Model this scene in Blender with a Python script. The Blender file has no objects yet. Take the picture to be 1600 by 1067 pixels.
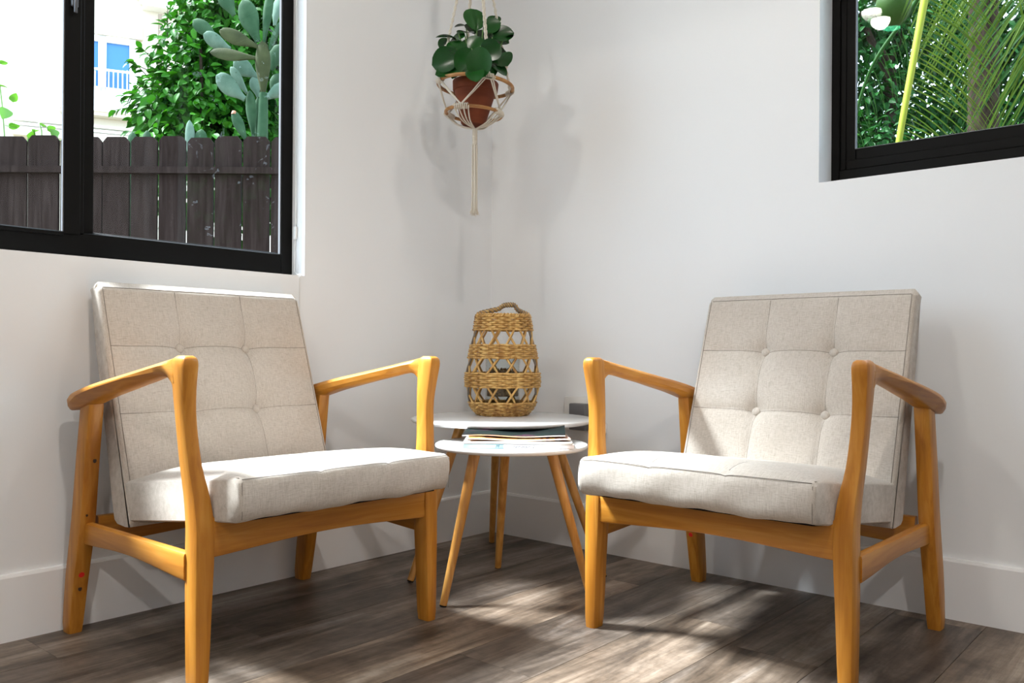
import bpy, bmesh, math, random
from mathutils import Vector, Matrix, noise
R = math.radians
PI = math.pi
random.seed(7)
SC = bpy.context.scene
COL = SC.collection

# ------------------------------------------------------------------ camera
CX, CY, CH = 2.01495, -2.22865, 0.63
YAW, ROLL, FPX, Y0 = R(40.7055), R(0.3717), 1324.98, 552.55
cd = bpy.data.cameras.new('camera')
cam = bpy.data.objects.new('camera', cd); COL.objects.link(cam)
cd.sensor_width = 36.0
cd.lens = 36.0 * FPX / 1600.0
cd.shift_y = (Y0 - 533.5) / 1600.0
cd.clip_start = 0.05; cd.clip_end = 300
cam.matrix_world = (Matrix.Translation((CX, CY, CH)) @ Matrix.Rotation(YAW, 4, 'Z')
                    @ Matrix.Rotation(R(90), 4, 'X') @ Matrix.Rotation(ROLL, 4, 'Z'))
SC.camera = cam

# ------------------------------------------------------------------ world, sun, exposure
world = bpy.data.worlds.new('world'); SC.world = world
world.use_nodes = True
bg = world.node_tree.nodes['Background']
bg.inputs['Color'].default_value = (0.66, 0.83, 1.0, 1)
bg.inputs['Strength'].default_value = 4.0
sd = bpy.data.lights.new('sun', 'SUN'); sd.energy = 18.0; sd.angle = R(13.0); sd.color = (0.88, 0.95, 1.0)
sun = bpy.data.objects.new('sun', sd); COL.objects.link(sun)
SUN_TO = Vector((-0.89, -0.47, 1.36)).normalized()
sun.rotation_euler = SUN_TO.to_track_quat('Z', 'Y').to_euler()
SC.view_settings.view_transform = 'Standard'
SC.view_settings.look = 'None'
SC.view_settings.gamma = 1.0
SC.view_settings.use_curve_mapping = False
SC.view_settings.exposure = 0.58
try:
    SC.cycles.use_denoising = True
    SC.cycles.sample_clamp_indirect = 6.0
    SC.cycles.max_bounces = 10
    SC.cycles.transparent_max_bounces = 24
    SC.cycles.caustics_reflective = False
    SC.cycles.caustics_refractive = False
except Exception:
    pass
CEIL = 2.5
LAMP_POS = [(0.49, -2.27), (1.15, -0.68), (3.3, -3.5), (1.95, -1.75), (0.49, -2.42), (0.495, -2.60)]  # third one is an added fill lamp, out of view in the far corner
LAMP_W = [11.0, 11.0, 26.0, 12.0, 11.0, 0.6]
for k, ((lx, ly), w) in enumerate(zip(LAMP_POS[:5], LAMP_W)):
    ld = bpy.data.lights.new('downlight', 'SPOT' if k in (0, 1, 4) else 'AREA')
    if k in (0, 1, 4):            # deep downlights with a cut-off angle
        ld.spot_size = R(142.4 if k == 4 else 140.4); ld.spot_blend = 0.04; ld.shadow_soft_size = 0.05
    else:
        ld.shape = 'DISK'; ld.size = 0.095
    ld.energy = w; ld.color = (1.0, 0.935, 0.86)
    lo = bpy.data.objects.new('downlight', ld); COL.objects.link(lo); lo.location = (lx, ly, CEIL - 0.012)

# ------------------------------------------------------------------ placing helpers
FW = Vector((-math.sin(YAW), math.cos(YAW), 0)); RT = Vector((math.cos(YAW), math.sin(YAW), 0)); CAM = Vector((CX, CY, CH))
def at(u, v, D):
    """point seen at photo position (u, v) and lying D metres away along the viewing axis"""
    du, dv = u - 800.0, v - Y0
    c, s = math.cos(ROLL), math.sin(ROLL)
    a, b = du * c + dv * s, -du * s + dv * c
    return CAM + (FW + RT * (a / FPX) - Vector((0, 0, b / FPX))) * D

# ------------------------------------------------------------------ materials
def mat(name, color=(.8, .8, .8), rough=.5, metal=0., spec=.5):
    m = bpy.data.materials.new(name); m.use_nodes = True
    b = m.node_tree.nodes['Principled BSDF']
    b.inputs['Base Color'].default_value = (*color, 1); b.inputs['Roughness'].default_value = rough
    b.inputs['Metallic'].default_value = metal; b.inputs['Specular IOR Level'].default_value = spec
    m.diffuse_color = (*color, 1)
    return m
class NT:
    def __init__(s, m):
        s.t = m.node_tree; s.b = s.t.nodes['Principled BSDF']
    def n(s, typ, **kw):
        nd = s.t.nodes.new(typ)
        for k, v in kw.items():
            if k in nd.inputs: nd.inputs[k].default_value = v
            else: setattr(nd, k, v)
        return nd
    def l(s, a, b): s.t.links.new(a, b)
    def coords(s, kind='Object', scale=(1, 1, 1), rot=(0, 0, 0), offset=None):
        tc = s.n('ShaderNodeTexCoord'); mp = s.n('ShaderNodeMapping')
        mp.inputs['Scale'].default_value = scale; mp.inputs['Rotation'].default_value = rot
        s.l(tc.outputs[kind], mp.inputs['Vector'])
        if offset is not None: s.l(offset, mp.inputs['Location'])
        return mp.outputs['Vector']
    def noise(s, vec, scale, detail=3, rough=.55, dist=0.):
        nd = s.n('ShaderNodeTexNoise'); nd.inputs['Scale'].default_value = scale; nd.inputs['Detail'].default_value = detail
        nd.inputs['Roughness'].default_value = rough; nd.inputs['Distortion'].default_value = dist
        s.l(vec, nd.inputs['Vector']); return nd.outputs['Fac']
    def ramp(s, fac, stops):
        nd = s.n('ShaderNodeValToRGB'); e = nd.color_ramp.elements
        while len(e) > 1: e.remove(e[-1])
        for i, (p, c) in enumerate(stops):
            q = e[0] if i == 0 else e.new(p)
            q.position = p; q.color = (*c, 1)
        s.l(fac, nd.inputs['Fac']); return nd.outputs['Color']
    def mix(s, a, b, fac, mode='MIX'):
        nd = s.n('ShaderNodeMix', data_type='RGBA', blend_type=mode)
        for v, i in ((a, 6), (b, 7)):
            if hasattr(v, 'links'): s.l(v, nd.inputs[i])
            else: nd.inputs[i].default_value = (*v, 1)
        if hasattr(fac, 'links'): s.l(fac, nd.inputs[0])
        else: nd.inputs[0].default_value = fac
        return nd.outputs[2]
    def math(s, op, a, b=0.):
        nd = s.n('ShaderNodeMath', operation=op)
        for v, i in ((a, 0), (b, 1)):
            if hasattr(v, 'links'): s.l(v, nd.inputs[i])
            else: nd.inputs[i].default_value = v
        return nd.outputs[0]
    def bump(s, h, strength=.3, dist=.002):
        nd = s.n('ShaderNodeBump'); nd.inputs['Strength'].default_value = strength; nd.inputs['Distance'].default_value = dist
        s.l(h, nd.inputs['Height']); s.l(nd.outputs['Normal'], s.b.inputs['Normal'])
    def color(s, c): s.l(c, s.b.inputs['Base Color'])

M = {}
def wall_mat():
    m = mat('painted_wall', (.785, .80, .82), .62, spec=.3); t = NT(m)
    v = t.coords('Object')
    t.bump(t.noise(v, 160, 3), .06, .002)
    M['wall'] = m
wall_mat()
M['base'] = mat('painted_baseboard', (.80, .805, .82), .38, spec=.4)
M['ceil'] = mat('painted_ceiling', (.86, .86, .85), .8)

def floor_mat():
    m = mat('weathered_planks', (.12, .09, .07), .42, spec=.45); t = NT(m)
    oi = t.n('ShaderNodeObjectInfo')
    cmb = t.n('ShaderNodeCombineXYZ')
    r1 = t.math('MULTIPLY', oi.outputs['Random'], 37.0)
    r2 = t.math('MULTIPLY', oi.outputs['Random'], 91.0)
    t.l(r1, cmb.inputs[0]); t.l(r2, cmb.inputs[1])
    v1 = t.coords('Object', (14, 1.6, 14), offset=cmb.outputs[0])
    v2 = t.coords('Object', (110, 6, 110), offset=cmb.outputs[0])
    v3 = t.coords('Object', (7.0, 2.6, 7), offset=cmb.outputs[0])
    v4 = t.coords('Object', (30, 45, 30), offset=cmb.outputs[0])
    g1 = t.noise(v1, 1.0, 7, .66, .8)          # long figure
    g2 = t.noise(v2, 1.0, 4, .65, .3)          # fine grain
    g3 = t.noise(v3, 1.0, 5, .62, .5)          # stains
    g4 = t.noise(v4, 1.0, 5, .7, .2)           # worn flecks
    c = t.ramp(g1, [(.28, (.050, .038, .029)), (.44, (.125, .094, .071)), (.57, (.225, .180, .144)), (.72, (.36, .315, .28))])
    c = t.mix(c, t.ramp(g2, [(.30, (.50, .48, .46)), (.50, (.95, .95, .95)), (.72, (1.25, 1.23, 1.2))]), .7, 'MULTIPLY')
    c = t.mix(c, t.ramp(g3, [(.34, (.30, .28, .27)), (.50, (.85, .84, .83)), (.62, (1.1, 1.1, 1.1))]), .9, 'MULTIPLY')
    c = t.mix(c, t.ramp(g4, [(.30, (.6, .58, .56)), (.5, (1, 1, 1)), (.72, (1.2, 1.2, 1.2))]), .6, 'MULTIPLY')
    c = t.mix(c, t.ramp(oi.outputs['Random'], [(0, (.72, .71, .72)), (.5, (1, 1, 1)), (1, (1.28, 1.22, 1.14))]), 1.0, 'MULTIPLY')
    t.color(c)
    rr = t.ramp(g3, [(.3, (.5, .5, .5)), (.7, (.36, .36, .36))]); t.l(rr, t.b.inputs['Roughness'])
    t.bump(t.math('ADD', g2, g4), .22, .002)
    M['floor'] = m
floor_mat()

def wood_mat(name, cols, axis, rough=.34, s=1.0, spec=.5):
    m = mat(name, cols[1], rough, spec=spec); t = NT(m)
    sc = [60 * s, 60 * s, 60 * s]; sc[axis] = 4 * s
    sc2 = [12 * s, 12 * s, 12 * s]; sc2[axis] = 2.0 * s
    oi = t.n('ShaderNodeObjectInfo'); cmb = t.n('ShaderNodeCombineXYZ')
    t.l(t.math('MULTIPLY', oi.outputs['Random'], 23.0), cmb.inputs[axis])
    g = t.noise(t.coords('Object', sc, offset=cmb.outputs[0]), 1.0, 4, .55, .6)
    g2 = t.noise(t.coords('Object', sc2, offset=cmb.outputs[0]), 1.0, 3, .5, .8)
    c = t.ramp(g, [(.32, cols[0]), (.52, cols[1]), (.72, cols[2])])
    c2 = t.ramp(g2, [(.35, (.80, .76, .70)), (.6, (1.05, 1.04, 1.0))])
    t.color(t.mix(c, c2, .8, 'MULTIPLY'))
    t.bump(g, .07, .001)
    t.b.inputs['Coat Weight'].default_value = .06; t.b.inputs['Coat Roughness'].default_value = .25
    return m
HON = [(.385, .140, .014), (.49, .200, .024), (.57, .268, .048)]
M['wood_z'] = wood_mat('honey_wood_upright', HON, 2, .38, spec=.35)
M['wood_y'] = wood_mat('honey_wood_long', HON, 1, .38, spec=.35)
M['wood_x'] = wood_mat('honey_wood_cross', HON, 0, .38, spec=.35)
BAM = [(.40, .175, .036), (.53, .26, .060), (.63, .34, .10)]
M['bamboo'] = wood_mat('bamboo_leg', BAM, 2, .36)
M['rattan'] = wood_mat('rattan_hoop', [(.26, .105, .024), (.38, .175, .045), (.48, .25, .08)], 0, .45)

def linen():
    m = mat('linen_fabric', (.60, .54, .48), .92, spec=.15); t = NT(m)
    a = t.noise(t.coords('Object', (70, 900, 900)), 1.0, 2, .6)
    b = t.noise(t.coords('Object', (900, 70, 70)), 1.0, 2, .6)
    k = t.noise(t.coords('Object', (6, 6, 6)), 1.0, 3, .5)
    s = t.math('MULTIPLY', t.math('ADD', a, b), .5)
    c = t.ramp(s, [(.32, (.37, .325, .28)), (.48, (.485, .435, .385)), (.64, (.57, .52, .475))])
    c = t.mix(c, t.ramp(k, [(.3, (.93, .92, .90)), (.7, (1.04, 1.04, 1.04))]), .8, 'MULTIPLY')
    t.color(c); t.bump(s, .35, .0012)
    t.b.inputs['Sheen Weight'].default_value = .15
    M['linen'] = m
linen()
M['thread'] = mat('seam_thread', (.20, .175, .155), .9, spec=.1)
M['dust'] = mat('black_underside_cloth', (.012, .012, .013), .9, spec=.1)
M['white_top'] = mat('white_lacquer', (.70, .695, .69), .22, spec=.5)
M['alu_black'] = mat('black_window_metal', (.0040, .0036, .0033), .5, spec=.12)
M['alu_grey'] = mat('grey_glazing_bead', (.16, .16, .17), .5, spec=.2)
M['steel'] = mat('dark_steel', (.10, .10, .11), .35, .6)

def glass_mat(name, tint):
    m = bpy.data.materials.new(name); m.use_nodes = True; nt = m.node_tree
    for n in list(nt.nodes): nt.nodes.remove(n)
    out = nt.nodes.new('ShaderNodeOutputMaterial'); mix = nt.nodes.new('ShaderNodeMixShader')
    tr = nt.nodes.new('ShaderNodeBsdfTransparent'); tr.inputs[0].default_value = (*tint, 1)
    gl = nt.nodes.new('ShaderNodeBsdfGlossy'); gl.inputs['Roughness'].default_value = .0; gl.inputs[0].default_value = (1, 1, 1, 1)
    lw = nt.nodes.new('ShaderNodeLayerWeight'); lw.inputs[0].default_value = .5
    p = nt.nodes.new('ShaderNodeMath'); p.operation = 'POWER'; p.inputs[1].default_value = 5
    q = nt.nodes.new('ShaderNodeMath'); q.operation = 'MULTIPLY_ADD'; q.inputs[1].default_value = .9; q.inputs[2].default_value = .010
    nt.links.new(lw.outputs['Facing'], p.inputs[0]); nt.links.new(p.outputs[0], q.inputs[0])
    nt.links.new(q.outputs[0], mix.inputs[0]); nt.links.new(tr.outputs[0], mix.inputs[1]); nt.links.new(gl.outputs[0], mix.inputs[2])
    nt.links.new(mix.outputs[0], out.inputs[0])
    m.diffuse_color = (.8, .9, .9, .3)
    return m
M['glass'] = glass_mat('window_glass', (.985, .992, .988))
M['jar_glass'] = glass_mat('jar_glass', (.93, .95, .95))

# ------------------------------------------------------------------ mesh building
class MB:
    def __init__(s): s.v = []; s.f = []; s.mi = []; s.k = 0
    def _add(s, vs, fs):
        o = len(s.v); s.v += [tuple(p) for p in vs]; s.f += [tuple(i + o for i in f) for f in fs]; s.mi += [s.k] * len(fs)
        return s
    def box(s, a, b):
        (x0, y0, z0), (x1, y1, z1) = a, b
        return s._add([(x0, y0, z0), (x1, y0, z0), (x1, y1, z0), (x0, y1, z0), (x0, y0, z1), (x1, y0, z1), (x1, y1, z1), (x0, y1, z1)],
                      [(0, 3, 2, 1), (4, 5, 6, 7), (0, 1, 5, 4), (1, 2, 6, 5), (2, 3, 7, 6), (3, 0, 4, 7)])
    def rbox(s, a, b, r=.003, seg=2):
        bm = bmesh.new(); bmesh.ops.create_cube(bm, size=1)
        a = Vector(a); b = Vector(b); c = (a + b) / 2; d = b - a
        for v in bm.verts: v.co = Vector((v.co.x * d.x, v.co.y * d.y, v.co.z * d.z)) + c
        bmesh.ops.bevel(bm, geom=bm.edges[:], offset=r, segments=seg, profile=.5, affect='EDGES')
        bm.verts.ensure_lookup_table()
        s._add([v.co[:] for v in bm.verts], [[v.index for v in f.verts] for f in bm.faces]); bm.free(); return s
    def loft(s, secs, cap=True, closed=False):
        n = len(secs[0]); vs = [p for q in secs for p in q]; fs = []
        m = len(secs)
        for i in range(m if closed else m - 1):
            j = (i + 1) % m
            for k in range(n):
                l = (k + 1) % n
                fs.append((i * n + k, i * n + l, j * n + l, j * n + k))
        if cap and not closed:
            fs.append(tuple(range(n))[::-1]); fs.append(tuple((m - 1) * n + k for k in range(n)))
        return s._add(vs, fs)
    def tube(s, pts, rad, sides=6, cap=True, closed=False):
        pts = [Vector(p) for p in pts]; n = len(pts)
        if not hasattr(rad, '__len__'): rad = [rad] * n
        up = None; secs = []
        for i, p in enumerate(pts):
            if closed: t = pts[(i + 1) % n] - pts[i - 1]
            else: t = pts[min(i + 1, n - 1)] - pts[max(i - 1, 0)]
            t.normalize()
            if up is None:
                up = Vector((0, 0, 1)) if abs(t.z) < .9 else Vector((1, 0, 0))
            x = up - t * up.dot(t)
            if x.length < 1e-6: x = t.orthogonal()
            x.normalize(); up = x; y = t.cross(x)
            secs.append([p + (x * math.cos(a) + y * math.sin(a)) * rad[i] for a in [2 * PI * k / sides for k in range(sides)]])
        return s.loft(secs, cap, closed)
    def lathe(s, prof, seg=32, c=(0, 0, 0), cap=True):
        secs = [[(c[0] + r * math.cos(2 * PI * k / seg), c[1] + r * math.sin(2 * PI * k / seg), c[2] + z) for k in range(seg)] for r, z in prof]
        return s.loft(secs, cap)
    def build(s, name, m, parent=None, sharp=38, smooth=True, loc=None):
        me = bpy.data.meshes.new(name); me.from_pydata(s.v, [], s.f); me.update()
        bm = bmesh.new(); bm.from_mesh(me); bmesh.ops.recalc_face_normals(bm, faces=bm.faces[:]); bm.to_mesh(me); bm.free()
        for q in (m if isinstance(m, (list, tuple)) else [m]): me.materials.append(q)
        if isinstance(m, (list, tuple)): me.polygons.foreach_set('material_index', s.mi)
        if smooth:
            me.polygons.foreach_set('use_smooth', [True] * len(me.polygons)); me.set_sharp_from_angle(angle=R(sharp))
        o = bpy.data.objects.new(name, me); COL.objects.link(o)
        if parent is not None: o.parent = parent
        if loc is not None: o.location = loc
        return o
def thing(name, label, cat, loc=(0, 0, 0), rotz=0, group=None):
    o = bpy.data.objects.new(name, None); COL.objects.link(o); o.location = loc; o.rotation_euler = (0, 0, rotz)
    o.empty_display_size = .05
    return tag(o, label, cat, group)
def tag(o, label, cat, group=None):
    o['label'] = label; o['category'] = cat
    if group: o['group'] = group
    return o
def struct(o): o['kind'] = 'structure'; return o
def inst(name, me, parent, mw):
    o = bpy.data.objects.new(name, me); COL.objects.link(o); o.parent = parent; o.matrix_local = mw; return o
def copy_tree(o, parent=None):
    c = o.copy(); COL.objects.link(c)
    if parent is not None: c.parent = parent
    for ch in list(o.children): copy_tree(ch, c)
    return c
def rrect(x0, x1, y0, y1, r, n=3):
    """rounded rectangle outline, counter-clockwise"""
    r = min(r, (x1 - x0) * .49, (y1 - y0) * .49); out = []
    for cx, cy, a0 in ((x1 - r, y1 - r, 0), (x0 + r, y1 - r, 90), (x0 + r, y0 + r, 180), (x1 - r, y0 + r, 270)):
        for k in range(n + 1):
            a = R(a0 + 90.0 * k / n); out.append((cx + r * math.cos(a), cy + r * math.sin(a)))
    return out
def lerp_table(tab, t):
    if t <= tab[0][0]: return tab[0][1:]
    for a, b in zip(tab, tab[1:]):
        if t <= b[0]:
            k = (t - a[0]) / (b[0] - a[0]); return tuple(p + (q - p) * k for p, q in zip(a[1:], b[1:]))
    return tab[-1][1:]
def smooth_table(tab, t):
    """Catmull-Rom through the rows of a table"""
    n = len(tab)
    if t <= tab[0][0]: return tab[0][1:]
    if t >= tab[-1][0]: return tab[-1][1:]
    for i in range(n - 1):
        if t <= tab[i + 1][0]:
            a, b = tab[i], tab[i + 1]; h = b[0] - a[0]; k = (t - a[0]) / h; out = []
            for c in range(1, len(a)):
                def sl(j):
                    lo, hi = max(j - 1, 0), min(j + 1, n - 1)
                    return (tab[hi][c] - tab[lo][c]) / (tab[hi][0] - tab[lo][0])
                m0, m1 = sl(i) * h, sl(i + 1) * h
                out.append((2 * k**3 - 3 * k**2 + 1) * a[c] + (k**3 - 2 * k**2 + k) * m0 + (-2 * k**3 + 3 * k**2) * b[c] + (k**3 - k**2) * m1)
            return tuple(out)
def spline(pts, n):
    pts = [Vector(p) for p in pts]; tab = [(i, *p) for i, p in enumerate(pts)]
    return [Vector(smooth_table(tab, (len(pts) - 1) * k / n)) for k in range(n + 1)]

# ================================================================== ROOM
WX, WY = -0.012, 0.012            # wall faces stand just behind the baseboard faces (x = 0, y = 0)
TL = 0.092; T = 0.26                          # wall thickness
RX, RY = 4.5, -4.6                # far ends of the room
W1 = (-1.995, -0.782, 0.848, 2.30)   # left window opening: y0, y1, z0, z1
W2 = (1.160, 2.45, 1.090, 2.30)      # right window opening: x0, x1, z0, z1
def wall_with_hole(name, axis, face, out, a0, a1, hole):
    h0, h1, z0, z1 = hole; m = MB()
    def bx(p0, p1, q0, q1):
        if axis == 'x': m.box((min(face, out), p0, q0), (max(face, out), p1, q1))
        else: m.box((p0, min(face, out), q0), (p1, max(face, out), q1))
    bx(a0, h0, 0, CEIL); bx(h1, a1, 0, CEIL); bx(h0, h1, 0, z0); bx(h0, h1, z1, CEIL)
    return struct(m.build(name, M['wall'], smooth=False))
wall_with_hole('wall_left', 'x', WX, WX - TL, RY, WY, W1)
wall_with_hole('wall_right', 'y', WY, WY + T, WX - TL, RX, W2)
struct(MB().box((WX - T, RY - .2, 0), (RX + .2, RY, CEIL)).build('wall_front', M['wall'], smooth=False))
struct(MB().box((RX, RY, 0), (RX + .2, WY + T, CEIL)).build('wall_back', M['wall'], smooth=False))
struct(MB().box((WX - TL - .1, RY - .35, CEIL), (RX + .35, WY + T + .15, CEIL + .25)).build('ceiling', M['ceil'], smooth=False))
# baseboards with an eased top edge
def baseboard(name, pts2):
    prof = [(0, 0), (.0, .138), (-.003, .1445), (-.012, .1455), (-.012, 0)]
    m = MB(); secs = []
    for kind, p in pts2:
        secs.append([(q[0], p, q[1]) if kind == 'l' else (p, -q[0], q[1]) for q in prof])
    m.loft(secs); return struct(m.build(name, M['base'], sharp=20))
baseboard('baseboard_left', [('l', RY), ('l', .012)])
baseboard('baseboard_right', [('r', -.012), ('r', RX)])

# floor: a sub floor with planks running along the left wall
fl = struct(MB().box((WX - T, RY - .2, -.12), (RX + .2, WY + T, -.0065)).build('floor', mat('sub_floor', (.02, .016, .013), .9), smooth=False))
PW, PL = .1985, 1.215
pm = MB().box((-PW / 2 + .0006, -PL / 2 + .0003, -.006), (PW / 2 - .0006, PL / 2 - .0003, 0))
pl0 = pm.build('plank', M['floor'], fl, sharp=20); plank_mesh = pl0.data
first = True
row = 0; x = .376 - 2.5 * PW
offs = {0: -.2, 1: -1.515, 2: -1.165, 3: -.72, 4: -1.46, 5: -.95, 6: -1.62, 7: -.52}
while x < RX - .02:
    y = offs.get(row, -random.random() * PL)
    while y > .05: y -= PL
    y += PL * 1.5
    while y > RY - PL / 2 + .1:
        if y - PL / 2 < -.002:
            if first: o = pl0; first = False
            else: o = bpy.data.objects.new('plank', plank_mesh); COL.objects.link(o); o.parent = fl
            o.location = (x, y, 0)
        y -= PL
    x += PW; row += 1

# ---------------------------------------------------------------- windows
w1 = struct(bpy.data.objects.new('window_1', None)); COL.objects.link(w1)
y0, y1, z0, z1 = W1
XF, XM, XB = -.072, -.083, -.104
m = MB()                                                        # outer frame: a face plate in front of a narrower body
for a, b in (((XM, y0, z0), (XF, y0 + .034, z1)), ((XM, y1 - .0375, z0), (XF, y1, z1)), ((XM, y0 + .034, z0), (XF, y1 - .0375, z0 + .062)), ((XM, y0 + .034, z1 - .05), (XF, y1 - .0375, z1)),
             ((XB, y0, z0), (XM, y0 + .030, z1)), ((XB, y1 - .014, z0), (XM, y1, z1)), ((XB, y0 + .030, z0), (XM, y1 - .014, z0 + .058)), ((XB, y0 + .030, z1 - .04), (XM, y1 - .014, z1))):
    m.rbox(a, b, .0015, 1)
m.build('window_frame', M['alu_black'], w1)
m = MB()                                                        # fixed sash behind
ys = -1.385
for a, b in (((-.102, ys, z0 + .056), (-.084, -1.3385, z1 - .04)), ((-.102, -1.3385, z0 + .056), (-.090, y1 - .016, z0 + .068)), ((-.102, -1.3385, z1 - .06), (-.090, y1 - .016, z1 - .04))):
    m.rbox(a, b, .0015, 1)
m.build('window_sash', M['alu_black'], w1)
m = MB()                                                        # sliding sash in front
yl = y0 + .03
for a, b in (((-.083, -1.4125, z0 + .056), (-.067, -1.376, z1 - .04)), ((-.083, yl, z0 + .056), (-.067, yl + .04, z1 - .04)),
             ((-.083, yl + .04, z0 + .050), (-.067, -1.4125, z0 + .060)), ((-.083, yl + .04, z1 - .08), (-.067, -1.4125, z1 - .04))):
    m.rbox(a, b, .0015, 1)
m.rbox((-.084, -1.380, z0 + .056), (-.072, -1.366, z1 - .04), .0015, 1)
m.build('window_sash', M['alu_black'], w1)
m = MB().box((-.0895, -1.345, z0 + .06), (-.0865, y1 - .012, z1 - .05)); m.build('glass_pane', M['glass'], w1, smooth=False)
m = MB().box((-.0795, yl + .03, z0 + .052), (-.0765, -1.405, z1 - .07)); m.build('glass_pane', M['glass'], w1, smooth=False)
m = MB()
m.rbox((-.086, y1 - .0392, z0 + .062), (-.076, y1 - .0372, z1 - .06), .0006, 1)
m.rbox((-.086, -1.338, z0 + .0615), (-.076, y1 - .0392, z0 + .0635), .0006, 1)
m.rbox((-.0785, -1.4150, z0 + .060), (-.070, -1.4122, z1 - .08), .0006, 1)
m.build('glazing_bead', M['alu_grey'], w1)
m = MB().rbox((-.068, -1.402, 1.435), (-.056, -1.386, 1.53), .004, 2); m.rbox((-.060, -1.398, 1.42), (-.052, -1.390, 1.47), .003, 2)
m.build('latch', M['steel'], w1)

w2 = struct(bpy.data.objects.new('window_2', None)); COL.objects.link(w2)
x0, x1, z0, z1 = W2
def frame_y(m, ya, yb, xa, xb, za, zb, wl, wb, wr=None, wt=None, r=.002):
    wr = wr or wl; wt = wt or wb
    m.rbox((xa, ya, za), (xa + wl, yb, zb), r, 1); m.rbox((xb - wr, ya, za), (xb, yb, zb), r, 1)
    m.rbox((xa + wl, ya, za), (xb - wr, yb, za + wb), r, 1); m.rbox((xa + wl, ya, zb - wt), (xb - wr, yb, zb), r, 1)
m = MB(); frame_y(m, .100, .200, x0, x1, z0, z1, .022, .044)
frame_y(m, .106, .165, x0 + .022, x1 - .022, z0 + .044, z1 - .044, .016, .026)
m.build('window_frame', M['alu_black'], w2)
m = MB(); frame_y(m, .110, .124, x0 + .034, x1 - .034, z0 + .06, z1 - .05, .0285, .040)
m.build('window_sash', M['alu_black'], w2)
m = MB(); frame_y(m, .1085, .112, x0 + .0605, x1 - .0605, z0 + .0980, z1 - .0885, .0018, .0018, r=.0004)
m.build('glazing_bead', M['alu_grey'], w2)
for yy, t in ((.116, 0),):
    if t < 2 or True:
        m = MB().box((x0 + (.055 if yy < .13 else .002), yy, z0 + (.08 if yy < .13 else .012)), (x1 - .055, yy + .003, z1 - .07)); m.build('glass_pane', M['glass'], w2, smooth=False)

# ---------------------------------------------------------------- recessed lights
M['lamp'] = mat('lit_lamp_disc', (1, 1, 1), .5)
_b = M['lamp'].node_tree.nodes['Principled BSDF']; _b.inputs['Emission Color'].default_value = (1, .95, .88, 1); _b.inputs['Emission Strength'].default_value = 45
names4 = ['first of the row of three near the left window', 'over the two side tables', 'added unseen as fill in the far corner of the room', 'in the middle of the room', 'second of the row of three near the left window', 'third and dimmest of the row near the left window']
M['lamp_dim'] = mat('dim_greenish_lamp_disc', (.7, 1, .85), .5)
_b = M['lamp_dim'].node_tree.nodes['Principled BSDF']; _b.inputs['Emission Color'].default_value = (.12, 1, .5, 1); _b.inputs['Emission Strength'].default_value = 16
for k, (lx, ly) in enumerate(LAMP_POS):
    t = thing('recessed_ceiling_light', 'round white recessed ceiling light ' + names4[k], 'ceiling light', (lx, ly, CEIL), 0, 'recessed ceiling lights')
    MB().lathe([(.048, 0), (.048, -.004), (.052, -.007), (.062, -.006), (.064, -.001), (.064, 0)], 32, cap=False).build('trim_ring', M['white_top'], t)
    MB().lathe([(.0005, -.003), (.0475, -.003), (.0475, -.001), (.0005, -.001)], 32, cap=True).build('diffuser', M['lamp_dim'] if k == 5 else M['lamp'], t)

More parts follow.
